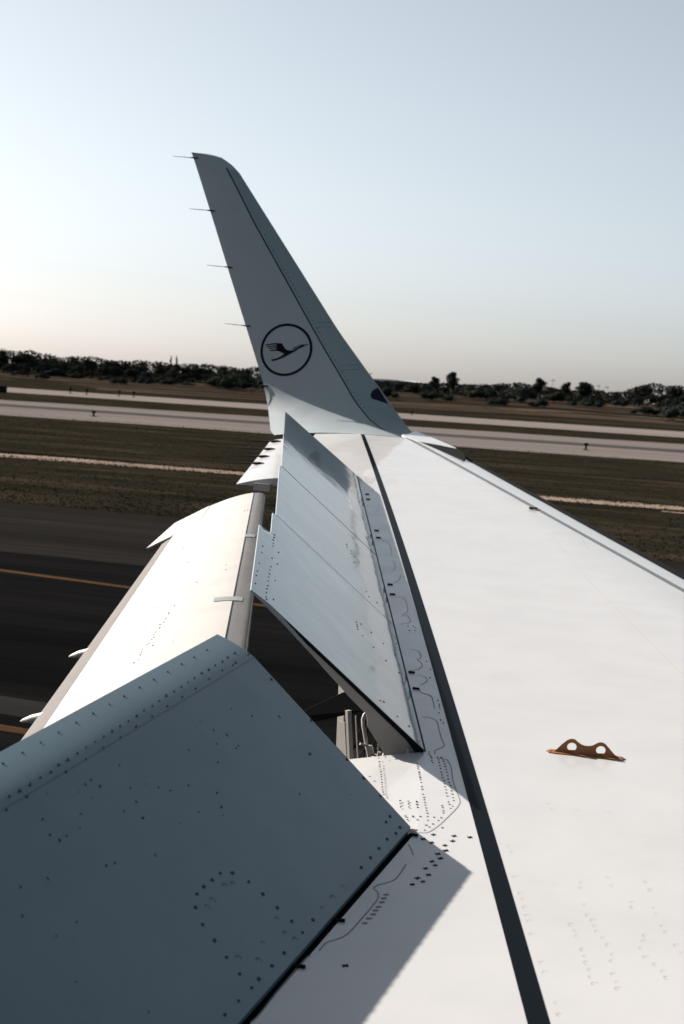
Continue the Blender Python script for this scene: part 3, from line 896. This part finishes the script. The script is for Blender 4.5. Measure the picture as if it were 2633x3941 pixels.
def ribbon(up_, lo):
    a = smooth_line(E(up_), 5); b = smooth_line(E(lo), 5)
    n = max(len(a), len(b))
    def rs(L): return [L[min(len(L)-1, int(round(i*(len(L)-1)/(n-1))))] for i in range(n)]
    a, b = rs(a), rs(b)
    mb.grid([[emb(*q) for q in a], [emb(*q) for q in b]])
ribbon([(370, 622), (480, 613), (560, 611), (640, 618), (705, 628)], [(378, 642), (480, 638), (560, 637), (640, 642), (722, 655)])
ribbon([(392, 662), (480, 660), (560, 658), (640, 648)], [(408, 682), (480, 680), (560, 680), (640, 684)])
ribbon([(422, 702), (480, 700), (560, 698), (640, 690)], [(440, 718), (490, 718), (560, 718), (640, 728)])
ribbon([(452, 744), (500, 740), (560, 738), (640, 730)], [(472, 766), (520, 766), (580, 768), (640, 782)])
ribbon([(600, 618), (650, 620), (705, 628), (722, 665), (745, 705), (785, 755), (830, 780), (870, 787), (915, 787)], [(600, 770), (640, 782), (690, 808), (725, 830), (750, 845), (745, 858), (760, 870), (800, 870), (860, 845)])
ribbon([(482, 938), (560, 932), (640, 910), (700, 880), (750, 848), (840, 800), (915, 786), (1000, 745), (1060, 715), (1120, 680), (1160, 685), (1222, 668)], [(505, 972), (570, 966), (640, 950), (720, 925), (790, 895), (880, 850), (950, 815), (1020, 772), (1080, 745), (1120, 725), (1165, 702), (1222, 684)])
ribbon([(918, 745), (980, 720), (1040, 695), (1120, 670)], [(922, 762), (990, 735), (1040, 712), (1120, 690)])
mb.build('emblem_bird', 'emblem_blue', sharklet)

# ---- orange rope fitting on the wing
B0 = Vector((1.568, 6.66, zp(6.66))); BX = Vector((0.998, 0.06, 0.005)).normalized(); BZ = Vector((0, -0.03, 1)).normalized(); BY = Vector((-0.06, 0.998, 0))
BS = 0.2551/6538*6.39
def bk(a, b, d=0.0):
    return B0+BX*((a-205)*BS)+BZ*((360+(a-205)*0.073-b)*BS*1.0+0.004)+BY*d
outl = [(318, 372), (370, 325), (440, 250), (510, 190), (550, 172), (590, 168), (630, 180), (670, 215), (720, 248), (770, 266), (830, 272), (880, 264), (930, 240), (970, 216), (1010, 207), (1050, 215), (1090, 240), (1130, 285), (1180, 340), (1230, 393), (1280, 425), (1318, 446)]
mb = MB()
hole = lambda cx, cy: [(cx+70*math.cos(a), max(-56, 0)+cy-min(62*math.sin(a), 62) if math.sin(a) > -0.85 else cy+55) for a in [2*math.pi*k/20 for k in range(20)]]
fitting_root = None
import bmesh
def plate_with_holes(outline, holes, th):
    bm = bmesh.new()
    def loop(pts, d):
        vs = [bm.verts.new(bk(a, b, d)) for a, b in pts]
        return vs, [bm.edges.new((vs[i], vs[(i+1) % len(vs)])) for i in range(len(vs))]
    for d in (0.0, th):
        edges = []
        loops = [loop(outline, d)]+[loop(hh, d) for hh in holes]
        for _, e_ in loops: edges += e_
        bmesh.ops.triangle_fill(bm, use_beauty=True, use_dissolve=False, edges=edges)
        if d == 0.0: first = loops
    for (va, _), (vb, _) in zip(first, loops):
        n = len(va)
        for i in range(n):
            bm.faces.new((va[i], va[(i+1) % n], vb[(i+1) % n], vb[i]))
    bmesh.ops.recalc_face_normals(bm, faces=bm.faces)
    me = bpy.data.meshes.new('rope_fitting')
    bm.to_mesh(me); bm.free()
    me.materials.append(MATS['bracket_orange'])
    return me
def dhole(cx, cy):
    pts = []
    for k in range(22):
        a = -0.85+(math.pi+1.7)*k/21
        pts.append((cx+71*math.cos(a), cy-64*math.sin(a)))
    return pts
fit = link('rope_fitting', plate_with_holes(outl, [dhole(585, 292), dhole(1020, 330)], 0.005), wing)
fit['label'] = 'orange two-holed metal fitting bolted upright on the white wing'
mb = MB()
base = [(205, 0, 0), (250, 0, -0.014), (330, 0, -0.018), (1280, 0, -0.018), (1350, 0, -0.013), (1392, 0, 0.002), (1340, 0, 0.022), (1250, 0, 0.028), (340, 0, 0.030), (250, 0, 0.022)]
q = []
for a, _, d in base:
    p_ = B0+BX*((a-205)*BS)+BY*d
    p_.z = top(p_.x, p_.y)+0.0005
    q.append(p_)
mb.prism(q, Vector((0, 0, 0.0035)))
mb.build('base_plate', 'bracket_orange', fit)
for a, d in ((268, 0.003), (1335, 0.004), (470, 0.020), (1130, 0.020), (790, 0.021)):
    p_ = B0+BX*((a-205)*BS)+BY*d
    p_.z = top(p_.x, p_.y)+0.003
    b2 = MB(); b2.tube([p_, p_+Vector((0, 0, 0.004))], 0.0055, 6); b2.build('bolt', 'bare_metal', fit)
for a0, a1 in ((470, 722), (875, 1126)):
    mb = MB()
    p0 = B0+BX*((a0-205)*BS)-BY*0.006; p1 = B0+BX*((a1-205)*BS)-BY*0.006
    for p_ in (p0, p1): p_.z = top(p_.x, p_.y)+0.007
    mb.tube([p0, p1], 0.0022, 6)
    mb.build('weld_bead', 'bracket_orange', fit)

# ---- hardware in the open bay below the second spoiler
def plate(name, m, p0, p1, w, t, parent=wing):
    """upright strip from p0 (bottom) to p1 (top), w along x, t deep"""
    b_ = MB()
    p0, p1 = Vector(p0), Vector(p1)
    ax = Vector((0.84, -0.54, 0))*(w/2/0.84); ay = Vector((0.54, 0.84, 0))*(t/2)
    b_.prism([p0-ax-ay, p0+ax-ay, p0+ax+ay, p0-ax+ay], p1-p0)
    return b_.build(name, m, parent)
plate('bay_web', 'hose_white', (0.815, 6.62, 0.10), (0.772, 6.62, 0.445), 0.030, 0.004)
plate('bay_angle', 'hose_white', (0.832, 6.645, 0.10), (0.788, 6.645, 0.486), 0.012, 0.02)
plate('bay_rod', 'rib_grey', (0.850, 6.70, 0.08), (0.805, 6.70, 0.457), 0.005, 0.005)
plate('bay_web', 'hose_white', (0.582, 7.30, 0.10), (0.572, 7.30, 0.50), 0.034, 0.006)
b_ = MB()
b_.tube([Vector(q) for q in [(0.875, 6.70, 0.10), (0.866, 6.735, 0.24), (0.855, 6.75, 0.298), (0.843, 6.75, 0.335), (0.834, 6.75, 0.374), (0.824, 6.75, 0.41), (0.820, 6.755, 0.435), (0.824, 6.76, 0.452), (0.834, 6.77, 0.464), (0.85, 6.79, 0.47)]], 0.0075, 10)
b_.build('hydraulic_hose', 'hose_white', wing, True)
b_ = MB()
for q in ([(0.852, 6.74, 0.335), (0.836, 6.73, 0.340), (0.824, 6.72, 0.344)],):
    b_.tube(q, 0.005, 6)
b_.build('hose_clip', 'hose_white', wing, True)
b_ = MB()
random.seed(21)
for k in range(7):
    x, z = 0.91+random.uniform(-0.03, 0.03), 0.325+random.uniform(-0.02, 0.03)
    b_.box((x, 6.62+random.uniform(0, 0.05), z), (random.uniform(0.004, 0.010), 0, 0), (0, 0.006, 0), (random.uniform(-0.004, 0.004), 0, random.uniform(0.004, 0.014)))
b_.tube([(0.905, 6.66, 0.20), (0.915, 6.66, 0.32), (0.912, 6.67, 0.365)], 0.005, 6)
b_.build('valve_block', 'hose_white', wing)
for x0, w in ((1.052, 0.008), (1.064, 0.006), (1.074, 0.004)):
    plate('hinge_arm', 'hose_white', (x0+0.03, 6.60, 0.18), (x0-0.004, 6.60, 0.412-(x0-1.05)*0.9), w, 0.012)
b_ = MB()
b_.tube([(1.015, 6.60, 0.375), (1.035, 6.60, 0.385), (1.055, 6.60, 0.392)], 0.006, 6)
b_.tube([(1.000, 6.60, 0.350), (1.003, 6.60, 0.385), (1.006, 6.61, 0.41)], 0.003, 6)
b_.build('hinge_pin', 'hose_white', wing)
# dark cables deeper in the bay
rg = random.Random(31)
for k in range(7):
    x0 = 0.70+0.035*k+rg.uniform(-0.01, 0.01); y0_ = 6.85+rg.uniform(-0.1, 0.15)
    b_ = MB()
    b_.tube([(x0, y0_, 0.08), (x0+rg.uniform(-.02, .02), y0_, 0.2), (x0+rg.uniform(-.03, .03), y0_+0.03, 0.3), (x0+rg.uniform(-.05, .05), y0_+0.06, 0.37+rg.uniform(-.04, .05))], 0.0035, 6)
    b_.build('cable', 'cavity_dark', wing, True)
# dark shroud: front spar face of the bay, cross beam and lower panel
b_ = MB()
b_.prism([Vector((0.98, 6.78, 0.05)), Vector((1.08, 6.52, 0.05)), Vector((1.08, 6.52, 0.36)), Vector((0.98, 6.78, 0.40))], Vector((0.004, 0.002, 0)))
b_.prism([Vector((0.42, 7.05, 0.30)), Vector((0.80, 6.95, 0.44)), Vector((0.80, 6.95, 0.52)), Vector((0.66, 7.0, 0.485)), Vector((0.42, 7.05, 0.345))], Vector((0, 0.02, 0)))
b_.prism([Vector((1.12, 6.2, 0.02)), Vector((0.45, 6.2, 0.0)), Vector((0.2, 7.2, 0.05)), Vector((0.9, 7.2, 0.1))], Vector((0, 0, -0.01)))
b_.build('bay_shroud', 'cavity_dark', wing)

# ------------------------------------------------------------------ far field, trees, small airfield things
def smooth(a, b, x):
    t = max(0.0, min(1.0, (x-a)/(b-a)))
    return t*t*(3-2*t)
def rise(x, y):
    k = smooth(-0.50, -0.12, x/y)
    return (0.2+3.2*k)*smooth(330, 560, y)
mb = MB(); rows = []
for j in range(60):
    y = 334+(900-334)*(j/59)**1.3
    rows.append([(x, y+jag(x, 3, 3)*(1 if j else 1.5)+0.14*(x+60)*(1-j/59), GZ+0.006+rise(x, y)+0.35*math.sin(x*0.07+y*0.03)*smooth(312, 380, y)*0.5) for x in [-620+7*k for k in range(130)]])
mb.grid(rows); mb.f = [tuple(reversed(f)) for f in mb.f]
field = struct(mb.build('dry_field', 'dry_field', None, True))
def field_z(x, y): return GZ+0.006+rise(x, y)+0.35*math.sin(x*0.07+y*0.03)*smooth(312, 380, y)*0.5
for x0, x1, yc, hw, sd in ((-290, -185, 520, 14, 1), (-230, -120, 462, 10, 4), (-165, -120, 430, 8, 6), (-120, -40, 500, 13, 8), (-95, -20, 405, 7, 3), (-250, -150, 395, 5, 9)):
    mb = MB(); rows = []
    n = int((x1-x0)/2.5)
    for k in range(n+1):
        x = x0+(x1-x0)*k/n
        w = hw*math.sin(math.pi*k/n)**0.5*(0.6+0.4*math.sin(x*0.21+sd))
        yy = yc+jag(x, sd, 3)+0.1*(x-x0)
        rows.append([(x, yy-w+w*2*j/4, field_z(x, yy-w+w*2*j/4)+0.10) for j in range(5)])
    mb.grid(rows); mb.f = [tuple(reversed(f)) for f in mb.f]
    mb.build('dry_grass_patch', 'dry_grass', field)

plain('bark', (0.06, 0.045, 0.035), 0.9)
def leafmat(name, a, b_):
    m, n, l, b = mat(name)
    f = noise(n, l, coords(n, l), 0.7, 3)
    l.new(mixc(n, l, f, a, b_), b.inputs['Base Color'])
    b.inputs['Roughness'].default_value = 0.8
    b.inputs['Specular IOR Level'].default_value = 0.0
leafmat('leaf_dark', (0.0120, 0.0150, 0.0138), (0.0210, 0.0245, 0.0220))
leafmat('leaf_mid', (0.0130, 0.0158, 0.0130), (0.0245, 0.0270, 0.0215))

def crown_mesh(seed, kind):
    rg = random.Random(seed)
    mb = MB()
    lumps = []
    if kind == 'cypress':
        for k in range(9):
            t = k/8
            lumps.append((rg.uniform(-.02, .02), rg.uniform(-.02, .02), 0.08+0.86*t, 0.085*(1-0.75*t)+0.02, 0.12))
    elif kind == 'tall':
        for k in range(8):
            t = k/7
            lumps.append((rg.uniform(-.08, .08), rg.uniform(-.08, .08), 0.42+0.46*t, 0.16*(0.7+0.6*math.sin(math.pi*t)), 0.13))
    elif kind == 'bush':
        for k in range(12):
            a = rg.uniform(0, 6.28); r_ = rg.uniform(0, 0.75)
            lumps.append((r_*math.cos(a), r_*math.sin(a), 0.18+0.42*(1-r_)*rg.uniform(.6, 1.2), rg.uniform(.28, .42), rg.uniform(.22, .34)))
    else:
        for k in range(14):
            a = rg.uniform(0, 6.28); r_ = rg.uniform(0, 0.42)
            lumps.append((r_*math.cos(a), r_*math.sin(a), 0.32+0.48*rg.random()*(1.15-r_), rg.uniform(.16, .27), rg.uniform(.13, .2)))
    for cx, cy, cz, rx, rz in lumps:
        rows = []
        for a in range(1, 6):
            th = math.pi*a/6
            rows.append([(cx+rx*.55*math.sin(th)*math.cos(2*math.pi*k/8)*rg.uniform(.85, 1.1), cy+rx*.55*math.sin(th)*math.sin(2*math.pi*k/8)*rg.uniform(.85, 1.1), cz+rz*.55*math.cos(th)) for k in range(8)])
        mb.grid(rows, True)
        n = 230 if kind != 'cypress' else 60
        for _ in range(n):
            d = Vector((rg.gauss(0, 1), rg.gauss(0, 1), rg.gauss(0, 1))).normalized()
            q = rg.uniform(0.55, 1.06)
            c = Vector((cx+d.x*rx*q, cy+d.y*rx*q, cz+d.z*rz*q))
            s = rg.uniform(0.012, 0.028)*(0.6 if kind == 'cypress' else 1)
            a = Vector((rg.gauss(0, 1), rg.gauss(0, 1), rg.gauss(0, 1))).normalized()
            b = a.cross(d)
            if b.length < 1e-3: continue
            b.normalize()
            mb.poly([c-a*s-b*s*.6, c+a*s*.2-b*s, c+a*s+b*s*.6, c-a*s*.2+b*s])
    return mb.mesh('crown', 'leaf_dark' if seed % 2 else 'leaf_mid')
def trunk_mesh(seed, h):
    rg = random.Random(seed)
    mb = MB()
    mb.tube([(0, 0, -0.06), (rg.uniform(-.01, .01), 0, h*0.5), (rg.uniform(-.03, .03), rg.uniform(-.02, .02), h)], [0.028, 0.02, 0.012], 7)
    for k in range(3):
        a = rg.uniform(0, 6.28)
        mb.tube([(0, 0, h*0.6), (0.12*math.cos(a), 0.12*math.sin(a), h*1.05), (0.22*math.cos(a), 0.22*math.sin(a), h*1.4)], [0.013, 0.008, 0.003], 5)
    return mb.mesh('trunk', 'bark')
CR = {k: [crown_mesh(i*3+j, k) for j in range(n)] for i, (k, n) in enumerate((('round', 5), ('tall', 3), ('cypress', 2), ('bush', 4)))}
TR = [trunk_mesh(i, 0.45) for i in range(3)]

def tree(name, kind, x, y, h, w, label, group, var=0, cat='tree'):
    o = bpy.data.objects.new(name, None)
    C.objects.link(o)
    o.location = (x, y, GZ+rise(x, y)-0.1)
    o.scale = (w, w, h)
    o.rotation_euler = (0, 0, random.uniform(0, 6.28))
    link('crown', CR[kind][var % len(CR[kind])], o)
    if kind != 'bush':
        link('trunk', TR[var % 3], o)
    tag(o, label, cat, group)
    return o
# skyline of the wood: (bearing x/y, slope of the tree tops above eye level)
SKY = [(-0.60, 0.0080), (-0.526, 0.0083), (-0.513, 0.0090), (-0.489, 0.0067), (-0.475, 0.0070), (-0.4617, 0.0066), (-0.4364, 0.0064), (-0.40, 0.0066), (-0.3474, 0.0068), (-0.30, 0.0040), (-0.2735, 0.0030), (-0.2475, 0.0036), (-0.215, 0.0045), (-0.2076, 0.0052), (-0.1843, 0.0072), (-0.164, 0.0066), (-0.1513, 0.0040), (-0.1394, 0.0060), (-0.1226, 0.0066), (-0.115, 0.0100), (-0.1005, 0.0128), (-0.088, 0.0132), (-0.04, 0.0120)]
random.seed(77)
b = -0.585
i = 0
while b < -0.055:
    lim = itp(SKY, b)
    for row in range(2):
        y = random.uniform(585, 640) if row == 0 else random.uniform(520, 570)
        bb = b+random.uniform(-0.004, 0.004)
        x = CAM_POS[0]+bb*y
        g_ = GZ+rise(x, y)
        h = (CAM_POS[2]+lim*y*random.uniform(0.80, 1.03)) - g_
        if row == 1: h *= random.uniform(0.5, 0.75)
        if h > 2.5:
            left = bb < -0.3
            zones = [(-0.50, 'at the far left edge of the photo'), (-0.455, 'left of the marker posts'), (-0.42, 'left of the two slim cypresses'), (-0.385, 'beside the two slim cypresses'), (-0.30, 'just left of the upturned tip'), (-0.24, 'before the pale hangar roof'), (-0.195, 'below the tallest lumpy tree'), (-0.150, 'below the domed tree'), (-0.118, 'between the feathery clump and the cypress pair'), (-0.090, 'right of the cypress pair'), (0.1, 'at the right edge of the photo')]
            zone = next(z for a, z in zones if bb < a)
            size = 'tall back-row tree of the far wood ' if row == 0 else 'short front-row tree of the far wood '
            tree('tree', 'round', x, y, h, h*random.uniform(0.95, 1.35), size+zone, 'far wood to the left' if left else 'far wood to the right', i)
        i += 1
    b += random.uniform(0.008, 0.012)
def special(kind, bb, el, y, w, label, var=0):
    x = CAM_POS[0]+bb*y
    h = CAM_POS[2]+el*y-(GZ+rise(x, y))
    return tree('tree', kind, x, y, h, w if w else h*0.6, label, None, var)
special('tall', -0.225, 0.0112, 560, 10.5, 'tall tree with a small lumpy crown standing above the wood', 0)
special('tall', -0.2356, 0.0077, 560, 8.0, 'small round-topped tree just left of the tallest lumpy one', 1)
special('tall', -0.1722, 0.0108, 560, 10.0, 'domed tree rising behind the dark bushes on the right', 2)
special('tall', -0.1560, 0.0094, 560, 8.0, 'narrow tree left of the feathery clump on the right skyline', 1)
special('tall', -0.1445, 0.0100, 560, 15.0, 'wide feathery clump of trees on the right skyline', 0)
special('cypress', -0.1155, 0.0093, 540, 6.0, 'left one of a pair of slim dark cypresses on the right', 0)
special('cypress', -0.1130, 0.0090, 540, 6.0, 'right one of a pair of slim dark cypresses on the right', 1)
special('cypress', -0.4065, 0.0098, 560, 8.5, 'slim dark cypress left of its twin in the left wood', 1)
special('cypress', -0.4025, 0.0100, 560, 9.5, 'thicker cypress right of its twin in the left wood', 0)
# scrub standing in front of the wood
random.seed(5)
b = -0.58
k = 0
while b < -0.06:
    y = random.uniform(430, 520)
    x = CAM_POS[0]+b*y
    w = random.uniform(3.0, 7.0)
    left = b < -0.3
    tree('bush', 'bush', x, y, w*random.uniform(0.55, 0.9), w, ('wide' if w > 5 else 'small')+' low dark bush in the dry grass '+('at the far left edge' if b < -0.49 else 'left of the cypress pair' if b < -0.41 else 'between the left cypresses and the upturned tip' if left else 'below the tall lumpy tree' if b < -0.2 else 'below the feathery clump' if b < -0.12 else 'at the right edge'), 'bushes before the left wood' if left else 'bushes before the right wood', k, 'bush')
    k += 1
    b += random.uniform(0.006, 0.022)
for bb, y, w, lab in ((-0.206, 470, 7.5, 'big dark bush right of the small round-topped tree'), (-0.187, 470, 6.5, 'big dark bush under the domed tree'), (-0.196, 430, 4.5, 'squat bush in front of and between the two big ones'), (-0.338, 420, 10, 'big dark bush just left of the upturned tip'), (-0.362, 440, 9, 'rounded bush second from the upturned tip on its left side'), (-0.085, 400, 9, 'dark bush at the right edge of the photo')):
    tree('bush', 'bush', CAM_POS[0]+bb*y, y, w*0.75, w, lab, None, k, 'bush')
    k += 1

# uneven mass of undergrowth that closes the wood behind
mb = MB()
rg = random.Random(9)
for _ in range(30000):
    bb = rg.uniform(-0.60, -0.04)
    y = rg.uniform(600, 660)
    x = CAM_POS[0]+bb*y
    hh = CAM_POS[2]+itp(SKY, bb)*y*(0.86+0.09*math.sin(bb*160)+0.05*math.sin(bb*410+1))-(GZ+rise(x, y))
    z = GZ+rise(x, y)+hh*rg.random()
    s = rg.uniform(0.25, 0.6)
    a = Vector((rg.gauss(0, 1), rg.gauss(0, .6), rg.gauss(0, 1))).normalized()*s
    c = Vector((rg.gauss(0, 1), rg.gauss(0, .6), rg.gauss(0, 1))).normalized()*s
    p_ = Vector((x, y, z))
    mb.poly([p_-a, p_-c*.7, p_+a, p_+c])
o = mb.build('undergrowth', 'leaf_dark')
struct(o, 'stuff')
o['label'] = 'dense dark undergrowth filling the far wood'

# tufts of rough grass on the verges
mb = MB()
for _ in range(15000):
    k = rg.random()
    if k < 0.35: y = 50.6+abs(rg.gauss(0, 1))*8
    elif k < 0.6: y = rg.choice((75.0, 78.3))+rg.gauss(0, 0.5)
    else: y = rg.uniform(51, 140)
    x = rg.uniform(-0.56, 0.0)*y+rg.uniform(-2, 2)
    s = rg.uniform(0.02, 0.065)*(1+y/200)
    p_ = Vector((x, y, GZ+0.002)); h_ = s*rg.uniform(0.3, 0.8)
    for j in range(3):
        a = rg.uniform(0, 6.28)
        d = Vector((math.cos(a)*s, math.sin(a)*s*0.6, 0))
        mb.poly([p_-d*0.5, p_+d*0.5, p_+d*0.9+Vector((rg.gauss(0, .02), rg.gauss(0, .02), h_))])
o = mb.build('rough_grass', 'grass_tuft')
struct(o, 'stuff')
o['label'] = 'rough grass tufts along the verges'

# small airfield things
plain('post_dark', (0.012, 0.012, 0.013), 0.8, spec=0.0)
plain('building_grey', (0.42, 0.44, 0.45), 0.7)
plain('roof_pale', (0.55, 0.57, 0.58), 0.6)
def marker(x, y, h, label, group=None):
    o = bpy.data.objects.new('marker_post', None)
    C.objects.link(o); o.location = (x, y, GZ)
    a = MB(); a.tube([(0, 0, 0), (0, 0, h*0.6)], 0.09, 8); a.build('post', 'post_dark', o)
    a = MB(); a.tube([(0, 0, h*0.6), (0, 0, h*0.7), (0, 0, h*0.95), (0, 0, h)], [0.16, 0.22, 0.20, 0.08], 10); a.build('lamp_head', 'post_dark', o)
    a = MB(); a.tube([(0, 0, 0), (0, 0, 0.06)], 0.28, 10); a.build('base', 'post_dark', o)
    tag(o, label, 'marker post', group)
marker(-119.3, 257.0, 1.05, 'dark stub post by the far runway, first from the left', 'marker posts')
marker(-116.6, 257.5, 1.05, 'dark stub post by the far runway, second from the left', 'marker posts')
marker(-113.0, 262.5, 1.05, 'dark stub post by the far runway, third from the left', 'marker posts')
marker(-110.6, 263.0, 1.05, 'dark stub post by the far runway, fourth from the left', 'marker posts')
marker(-64.4, 146.6, 0.55, 'small dark marker post on the near edge of the grey taxiway, left', 'marker posts')
marker(-19.2, 153.5, 0.65, 'small dark marker post on the near edge of the grey taxiway, right', 'marker posts')
marker(-66.8, 279.4, 0.7, 'small dark marker post on the far runway right of the upturned tip', 'marker posts')
o = bpy.data.objects.new('equipment_cabinet', None)
C.objects.link(o); o.location = (-116.6, 226, GZ)
a = MB(); a.box((0, 0, 0.45), (1.6, 0, 0), (0, 0.5, 0), (0, 0, 0.45)); a.build('cabinet', 'post_dark', o)
a = MB(); a.box((0, 0, 0.94), (1.7, 0, 0), (0, 0.6, 0), (0, 0, 0.04)); a.build('lid', 'post_dark', o)
a = MB(); a.box((-0.8, -0.51, 0.45), (0.7, 0, 0), (0, 0.012, 0), (0, 0, 0.36)); a.build('door', 'post_dark', o)
a = MB(); a.box((0.8, -0.51, 0.45), (0.7, 0, 0), (0, 0.012, 0), (0, 0, 0.36)); a.build('door', 'post_dark', o)
tag(o, 'low dark equipment cabinet on the grass at the left edge', 'cabinet')

# long low hangar far behind the wood
o = bpy.data.objects.new('hangar', None)
yb = 780.0
o.location = (CAM_POS[0]-0.262*yb, yb, GZ+rise(-200, yb)); C.objects.link(o)
hz = CAM_POS[2]+0.0040*yb-o.location.z
a = MB(); a.box((0, 0, hz*0.45), (13.5, 0, 0), (0, 9, 0), (0, 0, hz*0.45)); a.build('wall', 'building_grey', o)
a = MB()
a.prism([Vector((x, -9.6, hz*(0.90+0.10*(1-(x/14.0)**2)))) for x in [-14+28*k/12 for k in range(13)]]+[Vector((14, -9.6, hz*0.88)), Vector((-14, -9.6, hz*0.88))], Vector((0, 19.2, 0)))
a.build('roof', 'roof_pale', o)
for k in range(4):
    a = MB(); a.box((-9.5+6.3*k, -9.05, hz*0.4), (2.6, 0, 0), (0, 0.1, 0), (0, 0, hz*0.38)); a.build('door', 'roof_pale', o)
tag(o, 'long low pale hangar roof beyond the wood right of the upturned tip', 'hangar')
def mast(bb, el, y, label):
    x = CAM_POS[0]+bb*y
    o = bpy.data.objects.new('light_mast', None)
    C.objects.link(o); o.location = (x, y, GZ+rise(x, y))
    h = CAM_POS[2]+el*y-o.location.z
    a = MB(); a.tube([(0, 0, 0), (0, 0, h)], [0.22, 0.12], 8); a.build('pole', 'building_grey', o)
    a = MB(); a.box((0, 0, h), (0.9, 0, 0), (0, 0.3, 0), (0, 0, 0.15)); a.build('lamp_bar', 'building_grey', o)
    tag(o, label, 'mast', 'far light masts')
mast(-0.276, 0.0068, 760, 'thin mast rising just right of the upturned tip')
mast(-0.1640, 0.0096, 760, 'faint light mast between the domed tree and the narrow tree')
mast(-0.1370, 0.0080, 760, 'faint light mast right of the feathery clump, left one')
mast(-0.1320, 0.0076, 760, 'faint light mast right of the feathery clump, right one')
